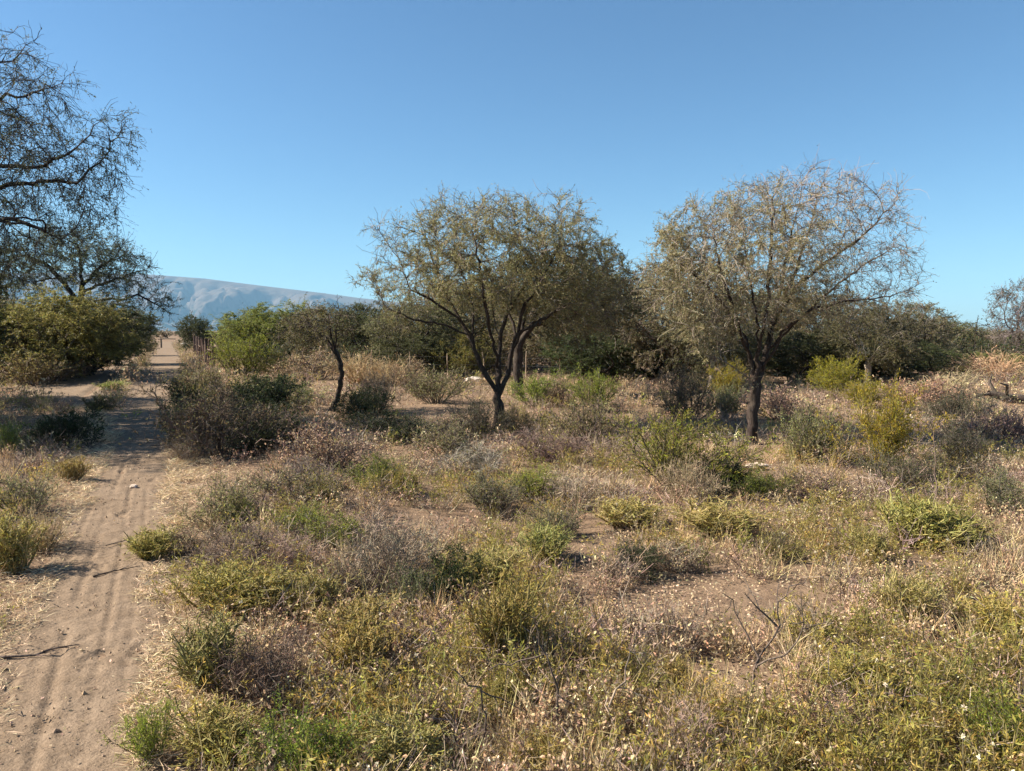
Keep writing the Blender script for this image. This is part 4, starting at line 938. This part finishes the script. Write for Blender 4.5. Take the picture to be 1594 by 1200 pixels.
def t_weed(seed, stems=7, h=.2, nl=3, ll=.022, lw=.0095, scol=(.22, .16, .12), lcol=(.53, .395, .235), spread=1.0, sub=3):
    q = rng(seed); mb = MB(); a = q.uniform(0, 6.28, stems); th = spread * np.sqrt(q.uniform(0, 1, stems)); d = np.stack([np.cos(a) * np.sin(th), np.sin(a) * np.sin(th), np.cos(th)], 1)
    p = np.concatenate([q.normal(0, .03, (stems, 2)), np.full((stems, 1), -.01)], 1); S = grow(p, d, h * q.uniform(.6, 1.2, stems), 2, .22, .02, q, .15); ribbons(mb, S, .0019 * h / .2, .0011 * h / .2, scol, q)
    bp, bd, t = spawn(S, sub, .2, 1, .8, q); B = grow(bp, bd, h * .38 * q.uniform(.5, 1.3, len(bp)), 1, .2, .05, q, .2); ribbons(mb, B, .0014 * h / .2, .0009 * h / .2, scol, q)
    if nl:
        lp, ld, t = spawn(B, nl, .1, 1, .9, q); V, F = leaves(lp, ld, ll * q.uniform(.6, 1.4, len(lp)), lw * q.uniform(.7, 1.3, len(lp)), q); mb.add(V, F, np.repeat(jitcol(lcol, len(lp), q, .25, .08), 4, 0))
    return tpl(mb)
def strew(name, T, n, y0, y1, smin, smax, mask, lab, cat, mat, pw=1.0, tintj=.18, far=0.0, TF=None):
    x, y = scatter(n, y0, y1, pw); keep = r.uniform(0, 1, n) < cover(x, y) * mask(x, y); x, y = x[keep], y[keep]; mb = MB(); which = r.integers(0, len(T), len(x))
    if TF: which = np.where(y > 11, len(T) + r.integers(0, len(TF), len(x)), which); T = T + TF
    for k, tp in enumerate(T):
        s = which == k; nn = int(s.sum())
        if nn == 0: continue
        sc_ = r.uniform(smin, smax, nn) * (1 + far * np.clip((y[s] - 6) / 20, 0, 1)); V, F, C = place(tp, x[s], y[s], sc_, r.uniform(0, 6.28, nn), np.exp(r.normal(0, tintj, (nn, 1))) * np.exp(r.normal(0, .05, (nn, 3)))); mb.add(V, F, C)
    tag(link(name, mb.mesh(name, [mat])), lab, cat, kind='stuff')
nz = lambda s, sd, a, b: (lambda x, y: sstep(a, b, fbm(x * s, y * s, sd, 3)))
full = lambda x, y: np.ones(len(x))
greenness = lambda x, y: sstep(.50, .68, fbm(x * .95, y * .95, 61, 3))
strew('dry_grass', [t_grass(101, col=(.52, .38, .22)), t_grass(102, 22, .26, col=(.46, .35, .18)), t_grass(103, 34, .15, .0018, (.55, .40, .23))], 5200, 2.4, 34, .6, 1.3, lambda x, y: .12 + .88 * nz(1.0, 60, .42, .62)(x, y), 'short straw-coloured dry grass spread over the clearing', 'grass', DRY, .9, far=.8)
strew('dry_weeds', [t_weed(111), t_weed(112, 8, .15, 4, .018, .011, lcol=(.57, .43, .265)), t_weed(113, 6, .22, 3, .024, .012, lcol=(.46, .325, .20))], 6600, 2.4, 30, .55, 1.25, lambda x, y: (.12 + .88 * nz(1.1, 58, .38, .6)(x, y)) * (1 - .5 * greenness(x, y)), 'low dry weeds with small tan papery leaves over the meadow', 'weeds', DRY, .95, far=.9, TF=[t_weed(114, 4, .2, 3, .03, .016, sub=2), t_weed(115, 4, .18, 3, .03, .016, lcol=(.42, .29, .19), sub=2)])
strew('green_weeds', [t_weed(121, 9, .2, 4, .024, .007, (.25, .2, .09), (.38, .305, .075), .8), t_weed(122, 9, .24, 4, .026, .006, (.23, .19, .08), (.33, .28, .065), .7)], 4000, 2.4, 30, .6, 1.4, greenness, 'low yellow-green weeds growing in patches over the meadow', 'weeds', LEAF, .95, far=.9, TF=[t_weed(123, 5, .22, 4, .036, .010, (.24, .2, .09), (.33, .275, .075), .8, 2), t_weed(124, 5, .24, 4, .036, .010, (.22, .19, .08), (.27, .25, .065), .7, 2)])
strew('twiggy_undergrowth', [t_weed(131, 10, .22, 0, 0, 0, (.26, .195, .155), sub=7, spread=1.1), t_weed(132, 11, .26, 1, .014, .007, (.22, .165, .13), (.34, .25, .18), sub=5)], 2600, 2.4, 30, .6, 1.35, lambda x, y: .2 + .8 * nz(.7, 63, .45, .6)(x, y), 'fine purplish dead twigs tangled over the meadow', 'undergrowth', TWIG, .95, far=.9)
T_V = [t_grass(161, 16, .3, .007, (.48, .37, .2)), t_weed(162, 6, .4, 4, .06, .02, (.2, .16, .09), (.30, .25, .09), .9, 3), t_weed(163, 6, .4, 4, .06, .03, (.2, .15, .11), (.46, .33, .21), 1.0, 3)]
n = 1500; y = 19 * (105 / 19) ** r.uniform(0, 1, n); e = np.abs(r.normal(0, 2.2, n)); sd_ = r.uniform(0, 1, n); x = track_c(y) + np.where(sd_ < .42, track_r(y) + e, np.where(sd_ < .84, -track_l(y) - e, r.normal(-.9, .25, n)))
k = r.uniform(0, 1, n) < .2 + .8 * sstep(.42, .58, fbm(x * .5, y * .5, 91, 2)); x, y = x[k], y[k]; wh = r.integers(0, 3, len(x)); mb = MB()
for k, tp in enumerate(T_V):
    q = wh == k; nn = int(q.sum()); V, F, C = place(tp, x[q], y[q], r.uniform(.5, 1.5, nn), r.uniform(0, 6.28, nn), np.exp(r.normal(0, .2, (nn, 1)))); mb.add(V, F, C)
tag(link('track_verge_grass', mb.mesh('track_verge_grass', [DRY])), 'low dry growth on the verges and middle strip of the far track', 'grass', kind='stuff')
# fallen leaves and straw flat on the soil
def litter(name, n, y0, y1, L, W, col, lab, cat, mask, lum=.25, m=.66, tilt=.35):
    x, y = scatter(n, y0, y1, .95, m); k = r.uniform(0, 1, n) < mask(x, y); x, y = x[k], y[k]; nn = len(x); a = r.uniform(0, 6.28, nn); far = 1 + np.clip((y - 6) / 14, 0, 1.2)
    d = nrm(np.stack([np.cos(a), np.sin(a), r.normal(0, tilt, nn)], 1)); z = terrain(x, y) + .012 + np.abs(r.normal(0, .012, nn)) + on_track(x, y) * .024
    V, F = leaves(np.stack([x, y, z], 1), d, L * r.uniform(.5, 1.5, nn) * far, W * r.uniform(.7, 1.3, nn) * far, r); mb = MB(); mb.add(V, F, np.repeat(jitcol(col, nn, r, lum, .06), 4, 0))
    tag(link(name, mb.mesh(name, [DRY])), lab, cat, kind='stuff')
def off_track(x, y):
    u = x - track_c(y); return np.maximum(u - track_r(y), -u - track_l(y))
litter('leaf_litter', 130000, 2.4, 30, .021, .012, (.45, .335, .22), 'small fallen tan leaves scattered over the soil of the meadow', 'leaf litter', lambda x, y: (.03 + .97 * sstep(.1, .6, off_track(x, y))) * (.25 + .75 * nz(1.2, 66, .35, .6)(x, y)))
n = 60000; y = 2.2 * (20 / 2.2) ** r.uniform(0, 1, n); side = r.uniform(0, 1, n) < .72; e = np.abs(r.normal(.18, .30, n)) - .16
x = track_c(y) + np.where(side, track_r(y) + e, -track_l(y) - e); k = r.uniform(0, 1, n) < .15 + .85 * sstep(.38, .56, fbm(x * 1.6, y * 1.6, 68, 3)); x, y, e = x[k], y[k], e[k]; n = len(x)
a = r.uniform(0, 6.28, n); d = nrm(np.stack([np.cos(a), np.sin(a), np.abs(r.normal(0, .28, n))], 1)); far = 1 + np.clip((y - 5) / 12, 0, 1)
V, F = leaves(np.stack([x, y, terrain(x, y) + .02 + np.abs(r.normal(0, .018, n))], 1), d, .065 * r.uniform(.4, 1.7, n) * far, 0.0046 * r.uniform(.6, 1.3, n) * far, r)
mb = MB(); mb.add(V, F, np.repeat(jitcol((.62, .48, .31), n, r, .2, .05), 4, 0)); tag(link('straw_litter', mb.mesh('straw_litter', [DRY])), 'pale straw lying along both edges of the sandy track', 'straw', kind='stuff')
# crumbs of soil and broken bits on the track
n = 5000; y = 2.2 * (16 / 2.2) ** r.uniform(0, 1, n); x = track_c(y) + r.uniform(-.8, .8, n); k = r.uniform(0, 1, n) < .25 + .75 * sstep(.4, .6, fbm(x * 2, y * 2, 75, 2)); x, y = x[k], y[k]; n = len(x)
sz = .0026 * np.exp(r.normal(0, .55, n)) * (1 + y / 14); o8 = np.array([[1, 0, 0], [0, 1, 0], [-1, 0, 0], [0, -1, 0], [0, 0, .7], [0, 0, -.7]]); f8 = np.array([[0, 1, 4], [1, 2, 4], [2, 3, 4], [3, 0, 4], [1, 0, 5], [2, 1, 5], [3, 2, 5], [0, 3, 5]])
V = (np.stack([x, y, terrain(x, y) + .030], 1)[:, None] + o8[None] * sz[:, None, None] * np.exp(r.normal(0, .3, (n, 6, 1)))).reshape(-1, 3); F = (np.arange(n)[:, None, None] * 6 + f8[None]).reshape(-1, 3)
mb = MB(); mb.add(V, F, np.repeat(jitcol((.24, .17, .12), n, r, .3, .04), 6, 0)); tag(link('soil_crumbs', mb.mesh('soil_crumbs', [BARK])), 'small soil crumbs and bits lying on the sandy track', 'gravel', kind='stuff')
# pale seed heads
x, y = scatter(2600, 2.4, 13, 1.0); k = r.uniform(0, 1, len(x)) < cover(x, y) * (.12 + .88 * sstep(.45, .65, fbm(x * .8, y * .8, 70, 3))) * (.35 + .65 * sstep(-1, 2.5, x)); x, y = x[k], y[k]; n = len(x)
mb = MB(); z = terrain(x, y) + r.uniform(.08, .32, n); c0 = np.stack([x, y, z], 1)
for j in range(9):
    d = nrm(r.normal(size=(n, 3)) + (0, 0, .3)); V, F = leaves(c0, d, r.uniform(.009, .018, n), np.full(n, .009), r); mb.add(V, F, np.repeat(jitcol((.62, .54, .40), n, r, .12, .04), 4, 0))
V, F = prisms(c0, np.stack([x + r.normal(0, .03, n), y + r.normal(0, .03, n), terrain(x, y) - .01], 1), np.full(n, .0012), np.full(n, .0016), r, 3); mb.add(V, F, np.array((.24, .19, .11)))
tag(link('seed_heads', mb.mesh('seed_heads', [DRY])), 'tiny pale fluffy seed heads dotted over the foreground weeds', 'seed heads', kind='stuff')
# far scrub closing the view down the track
r8 = rng(88); n = 260; yy = 52 * (420 / 52) ** r8.uniform(0, 1, n); xx = track_c(yy) + r8.uniform(-1, 1, n) * (6 + yy * .28); k = (np.abs(xx - track_c(yy)) > 3.2 + .01 * yy) | (yy > 190); xx, yy = xx[k], yy[k]
mb = MB()
T = [tpl_ for tpl_ in [t_weed(141, 7, 2.4, 6, .6, .3, (.08, .07, .05), (.085, .078, .042), .9, 4), t_weed(142, 7, 2.1, 6, .6, .3, (.12, .09, .07), (.15, .115, .07), .9, 4)]]
wh = r8.integers(0, 2, len(xx))
for k, tp in enumerate(T):
    s = wh == k; nn = int(s.sum()); V, F, C = place(tp, xx[s], yy[s], r8.uniform(.5, 1.1, nn), r8.uniform(0, 6.28, nn), np.exp(r8.normal(0, .2, (nn, 1)))); mb.add(V, F, C)
tag(link('distant_scrub', mb.mesh('distant_scrub', [LEAF])), 'brownish band of far scrub where the track meets the mountain foot', 'scrub', kind='stuff')

# the thicket's undergrowth: one brushy mass between and behind the trees
r9 = rng(99); n = 220; yy = r9.uniform(31, 52, n); xx = r9.uniform(-.42, .75, n) * yy; k = (np.abs(xx - track_c(yy)) > 5.5) & ~((xx < track_c(yy)) & (xx > track_c(yy) - 5.5)); xx, yy = xx[k], yy[k]
mb = MB()
T = [t_weed(151, 9, 1.7, 8, .13, .05, (.10, .08, .06), (.12, .105, .045), 1.0, 5), t_weed(152, 9, 1.5, 8, .13, .05, (.13, .10, .08), (.16, .128, .065), 1.0, 5), t_weed(153, 9, 1.5, 8, .13, .06, (.05, .045, .035), (.06, .066, .03), 1.0, 5)]
wh = r9.integers(0, 3, len(xx))
for k, tp in enumerate(T):
    s = wh == k; nn = int(s.sum()); V, F, C = place(tp, xx[s], yy[s], r9.uniform(.7, 1.3, nn), r9.uniform(0, 6.28, nn), np.exp(r9.normal(0, .2, (nn, 1)))); mb.add(V, F, C)
tag(link('thicket_undergrowth', mb.mesh('thicket_undergrowth', [LEAF])), 'tangled brush filling the gaps of the thicket behind the clearing', 'undergrowth', kind='stuff')
